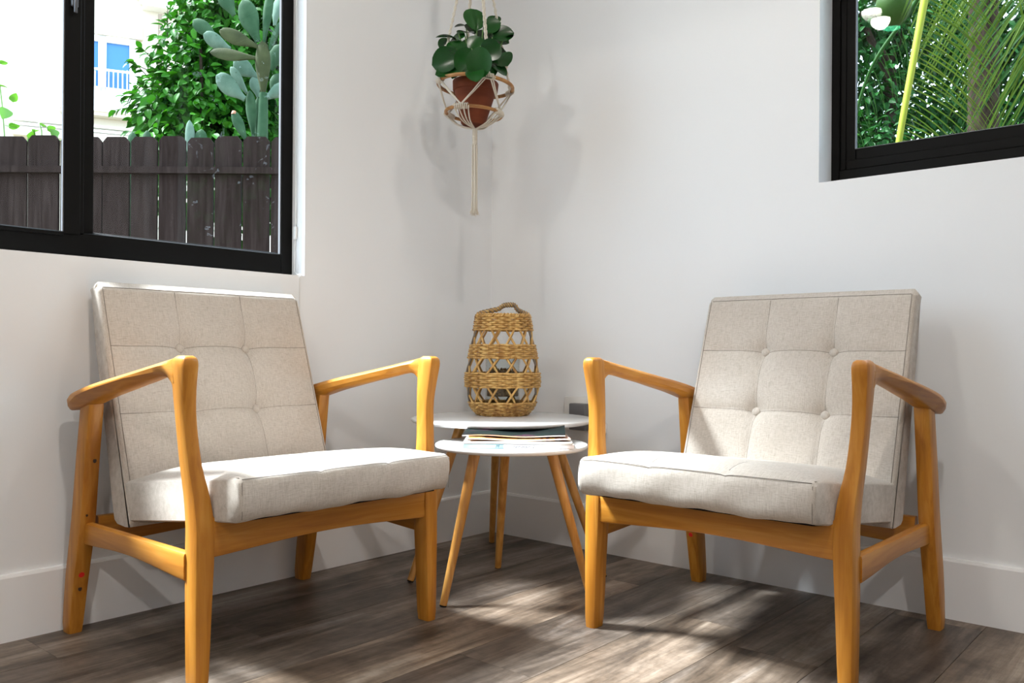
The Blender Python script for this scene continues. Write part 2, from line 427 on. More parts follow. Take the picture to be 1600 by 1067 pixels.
# ================================================================== ARMCHAIRS
def make_chair():
    root = bpy.data.objects.new('armchair', None); COL.objects.link(root)
    # ---- legs
    FRONT = [  # z, outer x, inner x, front y, back y
        (0.000, .3035, .2775, -.3240, -.2850), (.012, .3045, .2760, -.3255, -.2835), (.16, .3055, .2700, -.3265, -.2810), (.25, .3055, .2660, -.3265, -.2800), (.305, .3050, .2655, -.3250, -.2800),
        (.36, .3070, .2710, -.3180, -.2760), (.42, .3120, .2820, -.3080, -.2700), (.51, .3180, .2890, -.3000, -.2630), (.565, .3225, .2920, -.3060, -.2610), (.598, .3250, .2925, -.3120, -.2620), (.612, .3248, .2930, -.3125, -.2640), (.6185, .3225, .2950, -.3100, -.2680), (.6225, .3180, .2990, -.3050, -.2740)]
    REAR = [  # z, front y, back y, outer x, inner x
        (0.0, .2030, .2360, .3200, .2950), (.012, .2010, .2370, .3215, .2935), (.12, .1790, .2220, .3220, .2910), (.20, .1610, .2070, .3210, .2890), (.26, .1500, .1960, .3200, .2880),
        (.40, .1330, .1770, .3180, .2870), (.515, .1170, .1600, .3160, .2860)]
    for sg in (-1, 1):
        secs = []
        for z in [.598 * k / 30 for k in range(31)] + [.606, .612, .616, .6185, .621, .6225]:
            xo, xi, yf, yb = smooth_table(FRONT, z)
            q = rrect(xi, xo, yf, yb, .007, 2); secs.append([(sg * a, b, z) for a, b in q])
        MB().loft(secs).build('leg', M['wood_z'], root, 30)
        secs = []
        for k in range(25):
            z = .515 * k / 24
            yf, yb, xo, xi = smooth_table(REAR, z)
            q = rrect(xi - .003, xo + .001, yf - .006, yb, .006, 2); secs.append([(sg * a, b, z) for a, b in q])
        lg = MB().loft(secs).build('leg', M['wood_z'], root, 30)
        if sg < 0:
            m = MB(); yf, yb, xo, xi = smooth_table(REAR, .135)
            m.tube([(-.3065, yf - .005, .135), (-.3065, yf - .0066, .1345)], .0062, 14)
            st = m.build('sticker', M['red'], lg); st['label'] = 'small round red sticker'
    # ---- arms: swept along y
        ARM = [  # y, inner x, outer x, bottom z, top z
            (-.3000, .2950, .3230, .5950, .6130), (-.2900, .2935, .3245, .5850, .6205), (-.2740, .2932, .3252, .5500, .6205), (-.2660, .2930, .3255, .5580, .6190), (-.2580, .2926, .3258, .5690, .6172),
            (-.2450, .2915, .3270, .5790, .6145), (-.2200, .2890, .3300, .5815, .6095), (-.1500, .2830, .3360, .5690, .5960), (-.0500, .2770, .3420, .5500, .5780), (.0500, .2740, .3440, .5300, .5610),
            (.1200, .2750, .3420, .5120, .5480), (.1700, .2790, .3370, .5010, .5370), (.1950, .2860, .3300, .4980, .5280), (.2040, .2950, .3200, .5030, .5200)]
        secs = []; ys_ = []
        for a, b in zip(ARM, ARM[1:]):
            n = 4 if b[0] - a[0] > .03 else 2
            ys_ += [a[0] + (b[0] - a[0]) * k / n for k in range(n)]
        ys_.append(ARM[-1][0])
        for y in ys_:
            xi, xo, zb, zt = smooth_table(ARM, y); h = zt - zb; w = xo - xi
            k = min(1, max(0, (y + .25) / .15)); k = k * min(1, max(0, (.20 - y) / .08))
            rb = .006 + .004 * k
            pts = []
            pts += [(xo - .004, zt - .003), (xo - .010, zt)]
            pts += [(xi + .010, zt), (xi + .004, zt - .003), (xi, zt - h * .30)]
            pts += [(xi + .002, zb + h * .30), (xi + rb, zb + .002), (xi + rb + .006, zb)]
            pts += [(xo - rb - .012 * k - .004, zb), (xo - rb - .009 * k, zb + .002 + .002 * k), (xo - .002 * (1 - k), zb + h * (.30 + .32 * k)), (xo, zt - h * .28)]
            secs.append([(sg * a, y, b) for a, b in pts])
        MB().loft(secs).build('arm', M['wood_y'], root, 35)
    # ---- side stretchers with a slight arch underneath
        secs = []
        for k in range(17):
            t = k / 16; y = -.288 + .462 * t
            zt = .256 - .004 * t; zb = .203 + .010 * math.sin(PI * t) ** 1.5
            q = rrect(.2870, .3090, zb, zt, .006, 2); secs.append([(sg * a, y, b) for a, b in q])
        MB().loft(secs).build('stretcher', M['wood_y'], root, 30)
    # ---- front and back rails
    for nm, yc, zt, zb, dep, arch in (('front_rail', -.309, .322, .245, .024, .012), ('back_rail', .168, .262, .195, .022, .010)):
        secs = []
        for k in range(21):
            t = k / 20; x = -.276 + .552 * t
            z_b = zb + arch * math.sin(PI * t) ** 1.3
            q = rrect(yc - dep / 2, yc + dep / 2, z_b, zt, .005, 2); secs.append([(x, a, b) for a, b in q])
        MB().loft(secs).build(nm, M['wood_x'], root, 30)
    # ---- black cloth under the cushions
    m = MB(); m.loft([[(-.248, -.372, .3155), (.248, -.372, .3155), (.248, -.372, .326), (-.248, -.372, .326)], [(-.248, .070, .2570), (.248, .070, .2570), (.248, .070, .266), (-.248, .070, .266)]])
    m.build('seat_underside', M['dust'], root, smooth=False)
    # ---- backrest
    W = .2585
    BX, ZU, ZL = .0875, .6425, .4925
    F0, F1 = Vector((0, .014, .258)), Vector((0, .1915, .783))       # front face line, bottom to top
    fd = (F1 - F0).normalized(); fn = Vector((0, -fd.z, fd.y)); L = (F1 - F0).length
    def s_of(z): return (z - F0.z) / (F1.z - F0.z)
    SU, SL = s_of(ZU), s_of(ZL)
    def puff(x, s):
        d = 0.0
        e = min(1, (1 - s) * L / .05) * min(1, (W - abs(x)) / .05)
        for sx in (-BX, BX): d -= .0035 * math.exp(-((x - sx) / .0055) ** 2) + .0032 * math.exp(-((x - sx) / .022) ** 2)
        for q in (SU, SL): d -= .0035 * math.exp(-((s - q) * L / .0055) ** 2) + .0032 * math.exp(-((s - q) * L / .022) ** 2)
        for sx in (-BX, BX):
            for q in (SU, SL):
                rr = ((x - sx) ** 2 + ((s - q) * L) ** 2)
                d -= .0085 * math.exp(-rr / .020 ** 2) + .0105 * math.exp(-rr / .048 ** 2)
        return d * max(0, e) + .012 * max(0, 1 - (x / W) ** 2) * math.sin(PI * min(1, max(0, s))) ** .7
    def front(x, s): return F0 + fd * (L * s) + fn * puff(x, s) + Vector((x, 0, 0))
    # section in (y, z): front side dense, top, rear, bottom
    rear = [(.236, .770), (.228, .755), (.205, .640), (.178, .545), (.146, .425), (.115, .300), (.098, .262)]
    xs = []
    n = 84
    for k in range(n + 1): xs.append(-W + 2 * W * k / n)
    ends = [(W + .0055, .55), (W + .0105, 1.0)]
    secs = []
    def section(x, ins):
        pts = []
        NS = 90
        for k in range(NS + 1):
            s = k / NS
            p = front(max(-W, min(W, x)), s); p.x = x
            # rounding at the top edge
            tt = max(0, (s - .972) / .028); p = p - fn * (.009 * tt ** 2.2)
            bb = max(0, (.03 - s) / .03); p = p - fn * (.010 * bb ** 2)
            p = p - fn * (.007 * ins ** 2)
            pts.append((x, p.y, p.z))
        topc = 1 - (x / W) ** 2
        for (y, z) in [(.2085, .7885 + .001 * topc), (.224, .7845)] + rear:
            dy = -.006 * ins if y > .1 else 0
            dz = -.004 * ins if z > .77 else 0
            pts.append((x, y + dy, z + dz))
        for (y, z) in ((.084, .254), (.045, .252), (.024, .254)): pts.append((x, y, z))
        if ins:   # inset toward the section's own middle line
            pts = [(x, y, z - (.006 * ins if z > .775 else 0)) for (x, y, z) in pts]
        return pts
    secs.append(section(-W - .0085, 1.0)); secs.append(section(-W - .005, .5))
    for x in xs: secs.append(section(x, 0))
    secs.append(section(W + .005, .5)); secs.append(section(W + .0085, 1.0))
    bk = MB().loft(secs).build('backrest', M['linen'], root, 50)
    m = MB()
    def seam(pf, a, b, n=60, r=.0007): m.tube([pf(a + (b - a) * k / n) for k in range(n + 1)], r, 4)
    for sx in (-BX, BX): seam(lambda s: front(sx, s) + fn * .0002, .08, .98)
    for q in (SU, SL): seam(lambda x: front(x, q) + fn * .0002, -W, W)
    seam(lambda x: front(x, .988) - fn * .0022, -W + .003, W - .003)
    for sx in (-W + .001, W - .001): seam(lambda s: front(sx, s) + fn * .0004, .12, .985)
    m.build('seam', M['thread'], bk)
    for sx in (-BX, BX):
        for q in (SU, SL):
            c = front(sx, q)
            prof = [(.0115, -.004), (.0118, -.001), (.0112, .0025), (.0085, .0052), (.0045, .0066), (.0003, .0070)]
            me = MB().lathe(prof, 20)
            rot = fn.to_track_quat('Z', 'Y').to_matrix()
            me.v = [tuple(rot @ Vector(p) + c + fn * .0055) for p in me.v]
            bt = me.build('button', M['linen'], bk, 60)
            e = MB(); ring = [tuple(rot @ Vector((.0118 * math.cos(a), .0118 * math.sin(a), 0)) + c + fn * .0035) for a in [2 * PI * k / 24 for k in range(24)]]
            e.tube(ring, .0009, 4, closed=True); e.build('button_edge', M['thread'], bk)
    # ---- seat cushion
    def top(x, y):
        t = (y + .396) / .46
        z = .404 - .056 * t
        ex = max(0, 1 - (x / W) ** 6); ey = max(0, 1 - abs(2 * min(max(t, 0), 1) - 1) ** 5)
        d = .026 * ex * ey
        for sx in (-BX, BX): d -= (.0022 * math.exp(-((x - sx) / .004) ** 2) + .0015 * math.exp(-((x - sx) / .02) ** 2)) * min(1, max(0, (W - abs(x)) / .03))
        return z + d
    def wave(x): return .0016 * math.sin(x * 31 + .6) + .0008 * math.sin(x * 83)
    def ssec(x, ins):
        xx = max(-W, min(W, x)); pts = []
        NS = 46
        yF, yR = -.400, .060
        for k in range(NS + 1):
            y = yR + (yF - yR) * k / NS
            z = top(xx, y) - .006 * ins
            tt = max(0, (k / NS - .955) / .045); z -= .005 * tt ** 2 ; y += .004 * ins * tt
            pts.append((x, y, z))
        for k, (dy, z) in enumerate(((-.0052, .392), (-.0075, .380), (-.0085, .362), (-.0075, .345), (-.0035, .331), (.004, .3225), (.016, .319))):
            pts.append((x, yF + dy + (.005 * ins) + .0015 * math.sin(x * 40 + k), z + .003 * ins * (1 if z < .34 else 0) + wave(xx)))
        for k in range(1, 9):
            t = k / 8; pts.append((x, -.384 + (.078 + .384) * t, .3185 - .060 * t + .004 * ins))
        return pts
    secs = [ssec(-W - .0075, 1.0), ssec(-W - .0045, .5)] + [ssec(x, 0) for x in xs] + [ssec(W + .0045, .5), ssec(W + .0075, 1.0)]
    st = MB().loft(secs).build('seat', M['linen'], root, 50)
    m = MB()
    for sx in (-BX, BX): seam(lambda y: Vector((sx, y, top(sx, y) + .0003)), -.385, .05)
    seam(lambda x: Vector((x, -.4025, top(x, -.4) - .0055)), -W, W)
    for sx in (-W - .002, W + .002):
        seam(lambda y: Vector((sx, y, top(W, y) - .0025)), -.395, .05)
        seam(lambda z: Vector((sx, -.4055 - .0015 * math.sin((z - .32) / .075 * PI), z)), .326, .394, 12)
    m.build('seam', M['thread'], st)
    return root
M['red'] = mat('red_sticker', (.75, .02, .015), .5)
chair = make_chair()
chair.location = (.2450, -1.1207, 0); chair.rotation_euler = (0, 0, R(89.48))
tag(chair, 'beige linen armchair with honey wood frame below the wide black left window', 'armchair', 'matching mid-century armchairs')
chair2 = copy_tree(chair)
chair2.location = (1.1724, -.3074, 0); chair2.rotation_euler = (0, 0, R(-.454))
tag(chair2, 'pale linen armchair with honey wood frame against the wall under the high right window', 'armchair', 'matching mid-century armchairs')
# knots in the wood of the left chair's outer rear leg
rear_left = [o for o in chair.children if o.name.startswith('leg') and any(c.name.startswith('sticker') for c in o.children)][0]
M['knot'] = mat('dark_wood_knot', (.035, .014, .004), .5)
for z, dx, r in ((.39, .006, .0052), (.27, -.004, .0034), (.103, -.004, .0055)):
    yf = lerp_table([(0, .203), (.12, .179), (.2, .161), (.26, .150), (.4, .133), (.515, .117)], z)[0]
    q = [(-.303 + dx + r * math.cos(a) * .75, yf - .0064, z + r * math.sin(a)) for a in [2 * PI * k / 12 for k in range(12)]]
    q2 = [(x, y + .002, z_) for x, y, z_ in q]
    MB().loft([q2, q]).build('wood_knot', M['knot'], rear_left)

# ================================================================== SIDE TABLES
def side_table(label, center, z, r, feet, tops, th=.013):
    t = thing('side_table', label, 'table', (center[0], center[1], 0), 0, 'nested round side tables')
    prof = [(.0005, z - th), (r - .012, z - th), (r - .004, z - th + .002), (r - .0005, z - th * .55), (r, z - th * .35), (r - .001, z - .0012), (r - .003, z), (.0005, z)]
    MB().lathe(prof, 96).build('tabletop', M['white_top'], t, 50)
    for (fx, fy), (tx, ty) in zip(feet, tops):
        a = Vector((fx - center[0], fy - center[1], .004)); b = Vector((tx - center[0], ty - center[1], z - th + .001))
        n = 10; pts = [a.lerp(b, k / n) for k in range(n + 1)]; rad = [.0094 + .0052 * k / n for k in range(n + 1)]
        MB().tube(pts, rad, 16).build('leg', M['bamboo'], t, 45)
        d = (b - a).normalized()
        MB().tube([a - d * .0035, a + d * .003], .0086, 12).build('foot_pad', M['dust'], t)
    return t
TALL = (.350, -.335)
side_table('taller white round side table with bamboo legs in the corner, woven lantern on top', TALL, .440, .270,
           [(.124, -.128), (.283, -.638), (.652, -.242)], [(.240, -.235), (.318, -.478), (.495, -.290)])
LOW = (.543, -.517)
side_table('lower white round side table with bamboo legs tucked in front, magazines on top', LOW, .392, .203,
           [(.514, -.740), (.362, -.364), (.756, -.449)], [(.528, -.642), (.462, -.449), (.655, -.490)])

# ================================================================== WOVEN LANTERN
M['wick'] = wood_mat('woven_willow', [(.34, .165, .038), (.56, .335, .105), (.74, .51, .20)], 2, .5)
M['wick_grey'] = mat('grey_willow', (.20, .165, .13), .6)
LP = at(785, 650, 2.63); LP.z = .4402
lan = thing('woven_lantern', 'honey woven willow lantern with arched rope handle on the taller side table', 'lantern', LP, YAW)
PROF = [(0, .074), (.012, .086), (.03, .098), (.06, .108), (.1, .1135), (.13, .1125), (.17, .1060), (.21, .0985), (.26, .0895), (.306, .0820)]
def prad(z): return smooth_table(PROF, z)[0]
BANDS = [(.002, .042, 6), (.086, .132, 6), (.174, .218, 6), (.260, .306, 6)]
NP = 12
for bi, (za, zb, nr) in enumerate(BANDS):
    m = MB(); NW = 18; nr += 1
    for k in range(nr):
        z = za + (zb - za) * (k + .5) / nr; pts = []; rr = []
        ph = PI * k
        for j in range(NW * 8):
            a = 2 * PI * j / (NW * 8)
            r_ = prad(z) + .0034 * math.cos(NW * a + ph) + .0004 * math.sin(a * 7 + k)
            pts.append((r_ * math.cos(a), r_ * math.sin(a), z + .0007 * math.sin(NW * a * .5 + ph + .5 * k)))
        m.tube(pts, .0035, 6, closed=True)
    # braided border on the outermost edges
    if bi == 0 or bi == 3:
        z = za if bi == 0 else zb
        for q in (0, 1):
            pts = [((prad(z) + .002 * math.cos(26 * a + PI * q)) * math.cos(a), (prad(z) + .002 * math.cos(26 * a + PI * q)) * math.sin(a), z + .0035 * math.sin(26 * a + PI * q)) for a in [2 * PI * j / 208 for j in range(208)]]
            m.tube(pts, .0034, 5, closed=True)
    o = m.build('weave_band', M['wick'], lan, 60)
for k in range(NP):
    for sgn in (-1, 1):
        for (g0, g1) in ((.036, .090), (.128, .178), (.214, .266)):
            pts = []
            for j in range(9):
                t = j / 8; z = g0 + (g1 - g0) * t
                a = 2 * PI * (k + .5) / NP + sgn * (t - .5) * .62 * (2 * PI / NP)
                r_ = prad(z) - .002 + sgn * .0013
                pts.append((r_ * math.cos(a), r_ * math.sin(a), z))
            MB().tube(pts, .0033, 6).build('stave', M['wick_grey'] if (k * 2 + (sgn > 0)) % 9 == 4 else M['wick'], lan, 60)
MB().lathe([(.0005, .001), (.070, .001), (.070, .006), (.0005, .006)], 40).build('lantern_base', M['wick'], lan)
hp = spline([(-.082, 0, .302), (-.074, 0, .313), (-.045, 0, .321), (-.015, 0, .328), (.000, 0, .338), (.018, 0, .341), (.036, 0, .339), (.044, 0, .327), (.058, 0, .319), (.076, 0, .311), (.080, 0, .300)], 130)
MB().tube(hp, [.0068 + .0013 * math.sin(k * 1.25) for k in range(131)], 10).build('handle', M['wick'], lan, 80)
m = MB()
for q in range(3):
    tw = []
    for k, p in enumerate(hp[:]):
        a = k * .42 + q * 2.1
        tw.append(p + Vector((0, math.cos(a) * .0072, math.sin(a) * .0072)))
    m.tube(tw, .0016, 4)
m.build('handle_wrap', M['wick_grey'], lan, 80)
# glass jar inside
jar = thing('glass_jar', 'clear glass jar half filled with brown grit inside the woven lantern', 'jar', LP + Vector((0, 0, .0065)), YAW)
JR = .054
MB().lathe([(.0005, .0), (JR - .004, 0), (JR, .006), (JR, .168), (JR - .0012, .170), (JR - .0028, .168), (JR - .0028, .009), (.0005, .008)], 40).build('jar_glass', M['jar_glass'], jar, 50)
M['grit'] = mat('brown_grit', (.16, .085, .03), .9)
t_ = NT(M['grit']); t_.color(t_.ramp(t_.noise(t_.coords('Object'), 220, 3), [(.35, (.05, .028, .012)), (.6, (.25, .15, .06))]))
m = MB(); m.lathe([(.0005, .052), (JR - .0055, .052), (JR - .005, .055), (JR - .005, .128), (JR - .012, .131), (.0005, .133)], 40)
for k in range(40):
    a = random.random() * 2 * PI; r_ = (JR - .008) * random.random() ** .5
    m.tube([(r_ * math.cos(a), r_ * math.sin(a), .128), (r_ * math.cos(a) * .98, r_ * math.sin(a) * .98, .136 + .004 * random.random())], [.003, .0012], 5)
gr = m.build('grit', M['grit'], jar, 50); gr['kind'] = 'stuff'
MB().lathe([(.0005, .012), (JR - .007, .012), (JR - .007, .020), (.0005, .021)], 32).build('jar_bottom_fill', M['steel'], jar)

# ================================================================== MAGAZINES
def mag_mat(name, stops, scale, seed, spot=None):
    m = mat(name, stops[0][1], .6, spec=.12); t = NT(m)
    v = t.coords('Object', scale); g = t.noise(v, 1.0, 3, .6, .8)
    t.color(t.ramp(g, stops)); return m
M['page'] = mat('magazine_page_edges', (.80, .79, .77), .7)
t_ = NT(M['page']); t_.color(t_.ramp(t_.noise(t_.coords('Object', (3, 3, 900)), 1, 2), [(.35, (.62, .61, .60)), (.6, (.86, .85, .84))]))
def magazine(label, D, lat, z, w, d, th, rot, mats, lift=None, spine=None):
    c = CAM + FW * D + RT * lat
    t = thing('magazine', label, 'magazine', (c.x, c.y, z), YAW + R(rot), 'magazines on the lower side table')
    def grid(m, zoff, zsgn=1, nx=16, ny=10):
        vs = []; fs = []
        for j in range(ny + 1):
            for i in range(nx + 1):
                x = -w / 2 + w * i / nx; y = -d / 2 + d * j / ny
                vs.append((x, y, zoff + (lift(x / w + .5, y / d + .5) if lift else 0)))
        for j in range(ny):
            for i in range(nx):
                a = j * (nx + 1) + i; fs.append((a, a + 1, a + nx + 2, a + nx + 1))
        return vs, fs
    def slab(za, zb, inset=0):
        m = MB(); v1, f1 = grid(m, za); v2, f2 = grid(m, zb); n = len(v1); nx, ny = 16, 10
        vs = v1 + v2; fs = [f[::-1] for f in f1] + [tuple(i + n for i in f) for f in f2]
        ring = [i for i in range(nx + 1)] + [j * (nx + 1) + nx for j in range(1, ny + 1)] + [ny * (nx + 1) + i for i in range(nx - 1, -1, -1)] + [j * (nx + 1) for j in range(ny - 1, 0, -1)]
        for a, b in zip(ring, ring[1:] + ring[:1]): fs.append((a, b, b + n, a + n))
        m._add(vs, fs); return m
    slab(.0006, th - .0006).build('pages', M['page'], t, 30)
    slab(0, .0006).build('cover', mats[1], t, 30); slab(th - .0006, th).build('cover', mats[0], t, 30)
    if spine:
        MB().rbox((-w / 2, -d / 2 - .0012, 0), (w / 2, -d / 2 + .0006, th), .0005, 1).build('spine', spine, t)
    return t
M['cov_blue'] = mat('pale_blue_spine', (.55, .68, .74), .35)
t_ = NT(M['cov_blue']); tc = t_.n('ShaderNodeTexCoord'); sp = t_.n('ShaderNodeSeparateXYZ'); t_.l(tc.outputs['Object'], sp.inputs[0])
gq = t_.math('ADD', t_.math('MULTIPLY', sp.outputs[0], 3.6), .5)
t_.color(t_.ramp(gq, [(0, (.38, .60, .68)), (.10, (.50, .70, .77)), (.14, (.62, .68, .72)), (.30, (.36, .62, .72)), (.36, (.30, .52, .64)), (.37, (.82, .83, .86)), (1, (.84, .80, .82))]))
M['cov_white'] = mat('white_cover', (.74, .72, .70), .6, spec=.12)
M['cov_orange'] = mag_mat('orange_photo_cover', [(.30, (.05, .02, .02)), (.42, (.45, .16, .05)), (.52, (.80, .42, .10)), (.60, (.20, .05, .06)), (.72, (.75, .66, .55))], (22, 12, 5), 1)
M['cov_dark'] = mag_mat('dark_green_photo_cover', [(.35, (.002, .003, .004)), (.58, (.002, .010, .008)), (.66, (.05, .012, .03)), (.76, (.40, .36, .48))], (9, 9, 3), 2)
ZT = .3925
mg = magazine('thick pale blue and white magazine with printed spine, lowest of the pile', 2.225, .0180, ZT, .278, .208, .0105, 0.0, (M['cov_white'], M['cov_blue']), spine=M['cov_blue'])
def text(body, parent, loc, size, m, rot=(R(90), 0, 0), shear=0):
    cu = bpy.data.curves.new('lettering', 'FONT'); cu.body = body; cu.size = size; cu.extrude = .0001; cu.shear = shear; cu.align_y = 'CENTER'
    cu.resolution_u = 2
    o = bpy.data.objects.new('lettering', cu); COL.objects.link(o); o.parent = parent; o.location = loc; o.rotation_euler = rot
    cu.materials.append(m); bpy.context.view_layer.update()
    me = bpy.data.meshes.new_from_object(o); q = bpy.data.objects.new('lettering', me); COL.objects.link(q)
    q.parent = parent; q.location = loc; q.rotation_euler = rot; bpy.data.objects.remove(o); bpy.data.curves.remove(cu); return q
M['ink'] = mat('dark_ink', (.02, .025, .05), .5)
text('M', mg, (-.058, -.1055, .0052), .011, M['ink'], shear=.35)
text('Palm beach  2', mg, (-.014, -.1055, .0052), .0095, M['ink'], shear=.3)
magazine('thin white-edged magazine second from the bottom of the pile', 2.222, .0165, ZT + .0108, .272, .205, .0055, -.4, (M['cov_white'], M['cov_dark']),
         lift=lambda a, b: .0006 * math.sin(a * 5))
magazine('magazine with orange photo cover lying skewed on the pile', 2.228, .016, ZT + .0170, .258, .19, .0045, 3.0, (M['cov_orange'], M['cov_orange']),
         lift=lambda a, b: .0035 * max(0, .35 - a) / .35 + .002 * max(0, a - .8) / .2 + .001 * math.sin(a * 9 + b * 4) + .001)
magazine('dark green covered magazine with curling corners, topmost of the pile', 2.238, .010, ZT + .0255, .262, .185, .0035, -3.0, (M['cov_dark'], M['cov_white']),
         lift=lambda a, b: .010 * (abs(a - .48) / .5) ** 2 * (b ** 1.2) + .002 * math.sin(a * 8) + .002)

# ================================================================== HANGING PLANTER
M['cord'] = mat('cream_cotton_cord', (.62, .57, .49), .9, spec=.05)
t_ = NT(M['cord']); t_.bump(t_.noise(t_.coords('Object'), 600, 2), .5, .001)
M['terra'] = mat('terracotta', (.17, .038, .012), .7, spec=.3)
t_ = NT(M['terra']); t_.color(t_.ramp(t_.noise(t_.coords('Object', (4, 4, 30)), 1, 4), [(.3, (.14, .030, .010)), (.7, (.21, .050, .018))]))
M['soil'] = mat('dark_soil', (.012, .009, .007), .95)
HP = at(743, 135, 2.55)              # middle of the big hoop
hang = thing('macrame_plant_hanger', 'cream macrame plant hanger with two rattan hoops and long tassel in the corner', 'plant hanger', HP, YAW)
TILT = R(3.2)
tl = Matrix.Rotation(TILT, 3, 'Y')
PXM = 2.55 / FPX
def tv(x, y, z): return tl @ Vector((x, y, z))       # y points away from the camera
RB, RL, ZLW = .1120, .0840, -.083
def ring(r, z, n=64): return [tv(r * math.sin(a), -r * math.cos(a), z) for a in [2 * PI * k / n for k in range(n)]]
MB().tube(ring(RB, 0), .0055, 10, closed=True).build('hoop', M['rattan'], hang, 60)
MB().tube(ring(RL, ZLW), .0052, 10, closed=True).build('hoop', M['rattan'], hang, 60)
UA = [R(22 + 90 * k) for k in range(4)]; LA = [R(-23 + 90 * k) for k in range(4)]
def pt(r, a, z): return tv(r * math.sin(a), -r * math.cos(a), z)
APEX = Vector((.0, .0, 1.965 - HP.z)); GATH = Vector((-.001, 0, -.128))
# wrapped knots on the hoops
def coil(m, r, ac, half, z, turns, tr):
    n = turns * 10; pts = []
    for k in range(n + 1):
        a = ac - half + 2 * half * k / n; b = 2 * PI * turns * k / n
        p = pt(r + tr * math.cos(b), a, z) + Vector((0, 0, tr * math.sin(b))); pts.append(p)
    m.tube(pts, .0022, 5)
for a in UA:
    m = MB(); coil(m, RB, a, R(9), 0, 7, .0078); m.build('hoop_wrap', M['cord'], hang, 60)
for a in LA:
    m = MB(); coil(m, RL, a, R(16), ZLW, 8, .0076); m.build('hoop_wrap', M['cord'], hang, 60)
for k, a in enumerate(UA):
    for da in (-1, 1):
        lo = LA[k] if da < 0 else LA[(k + 1) % 4]
        for off in (-.035, .035):
            p0 = pt(RB + .003, a + da * .07 + off, -.002); p1 = pt(RL + .004, lo + da * -.02 + off * .3, ZLW + .006)
            MB().tube([p0, p0.lerp(p1, .5) + Vector((0, 0, -.002)), p1], .0021, 6).build('cord', M['cord'], hang, 60)
for a in LA:
    for off in (-.26, -.09, .09, .26):
        p0 = pt(RL + .004, a + off, ZLW - .003); p2 = GATH + Vector((.004 * math.sin(a + off), -.004 * math.cos(a + off), 0))
        p1 = pt(RL * .60, a + off, ZLW - .032)
        MB().tube(spline([p0, p1, p2], 8), .0021, 6).build('cord', M['cord'], hang, 60)
# braided ropes up to the ceiling
for a in UA:
    p0 = pt(RB, a, .004); m = MB(); n = 90
    for q in range(3):
        pts = []
        for k in range(n + 1):
            t = k / n; b = t * 60 + q * 2 * PI / 3
            e = Vector((math.sin(a + PI / 2), -math.cos(a + PI / 2), 0)); g = Vector((math.sin(a), -math.cos(a), .3)).normalized()
            pts.append(p0.lerp(APEX, t) + e * .0034 * math.cos(b) + g * .0022 * math.sin(2 * b))
        m.tube(pts, .0022, 5)
    m.build('braided_rope', M['cord'], hang, 60)
    m = MB(); d = (APEX - p0).normalized(); c0 = p0 + d * .075
    pts = [c0 + d * .028 * k / 60 + (Vector((math.cos(k * .75), math.sin(k * .75), 0))) * .0066 for k in range(61)]
    m.tube(pts, .0024, 5); m.build('rope_knot', M['cord'], hang, 60)
m = MB(); pts = [APEX + Vector((0, 0, -.02 + .05 * k / 60)) + Vector((math.cos(k * .8), math.sin(k * .8), 0)) * .010 for k in range(61)]
m.tube(pts, .003, 5); m.tube([APEX, Vector((0, 0, CEIL - .03 - HP.z))], .0045, 8); m.build('top_rope', M['cord'], hang, 60)
zc = CEIL - HP.z
m = MB(); m.lathe([(.0005, zc), (.016, zc), (.016, zc - .004), (.0005, zc - .005)], 20)
m.tube([Vector((.012 * math.sin(a), 0, zc - .022 - .012 * math.cos(a) + .0)) for a in [R(-150 + 330 * k / 20) for k in range(21)]], .002, 6)
m.tube([(0, 0, zc), (0, 0, zc - .012)], .002, 6)
m.build('ceiling_hook', M['steel'], hang, 50)
# bound neck and tassel under the pot
m = MB(); zt = GATH.z
pts = [Vector((GATH.x + .0062 * math.cos(k * .7), .0062 * math.sin(k * .7), zt - .048 * k / 130)) for k in range(131)]
m.tube(pts, .0022, 5); m.tube([GATH, GATH - Vector((0, 0, .05))], .006, 8); m.build('bound_neck', M['cord'], hang, 60)
zt -= .048
tas = None
for k in range(12):
    a = 2 * PI * k / 12; r_ = .0075 if k % 2 else .0035; ln = .19 + .016 * random.random()
    pts = [Vector((GATH.x + (r_ + .0015 * t + .0006 * math.sin(t * 6 + k)) * math.cos(a), (r_ + .0015 * t) * math.sin(a), zt - ln * t)) for t in [j / 8 for j in range(9)]]
    MB().tube(pts, .0017, 5).build('tassel_cord', M['cord'], hang, 60)
m = MB()
for k in range(90):
    a = random.random() * 2 * PI; r_ = .008 * random.random(); p = Vector((GATH.x + r_ * math.cos(a), r_ * math.sin(a), zt - .188 - .01 * random.random()))
    m.tube([p, p + Vector((math.cos(a) * .009 * random.random(), math.sin(a) * .009, -.012 - .006 * random.random()))], .0007, 3)
o = m.build('frayed_ends', M['cord'], hang, 60); o['kind'] = 'stuff'
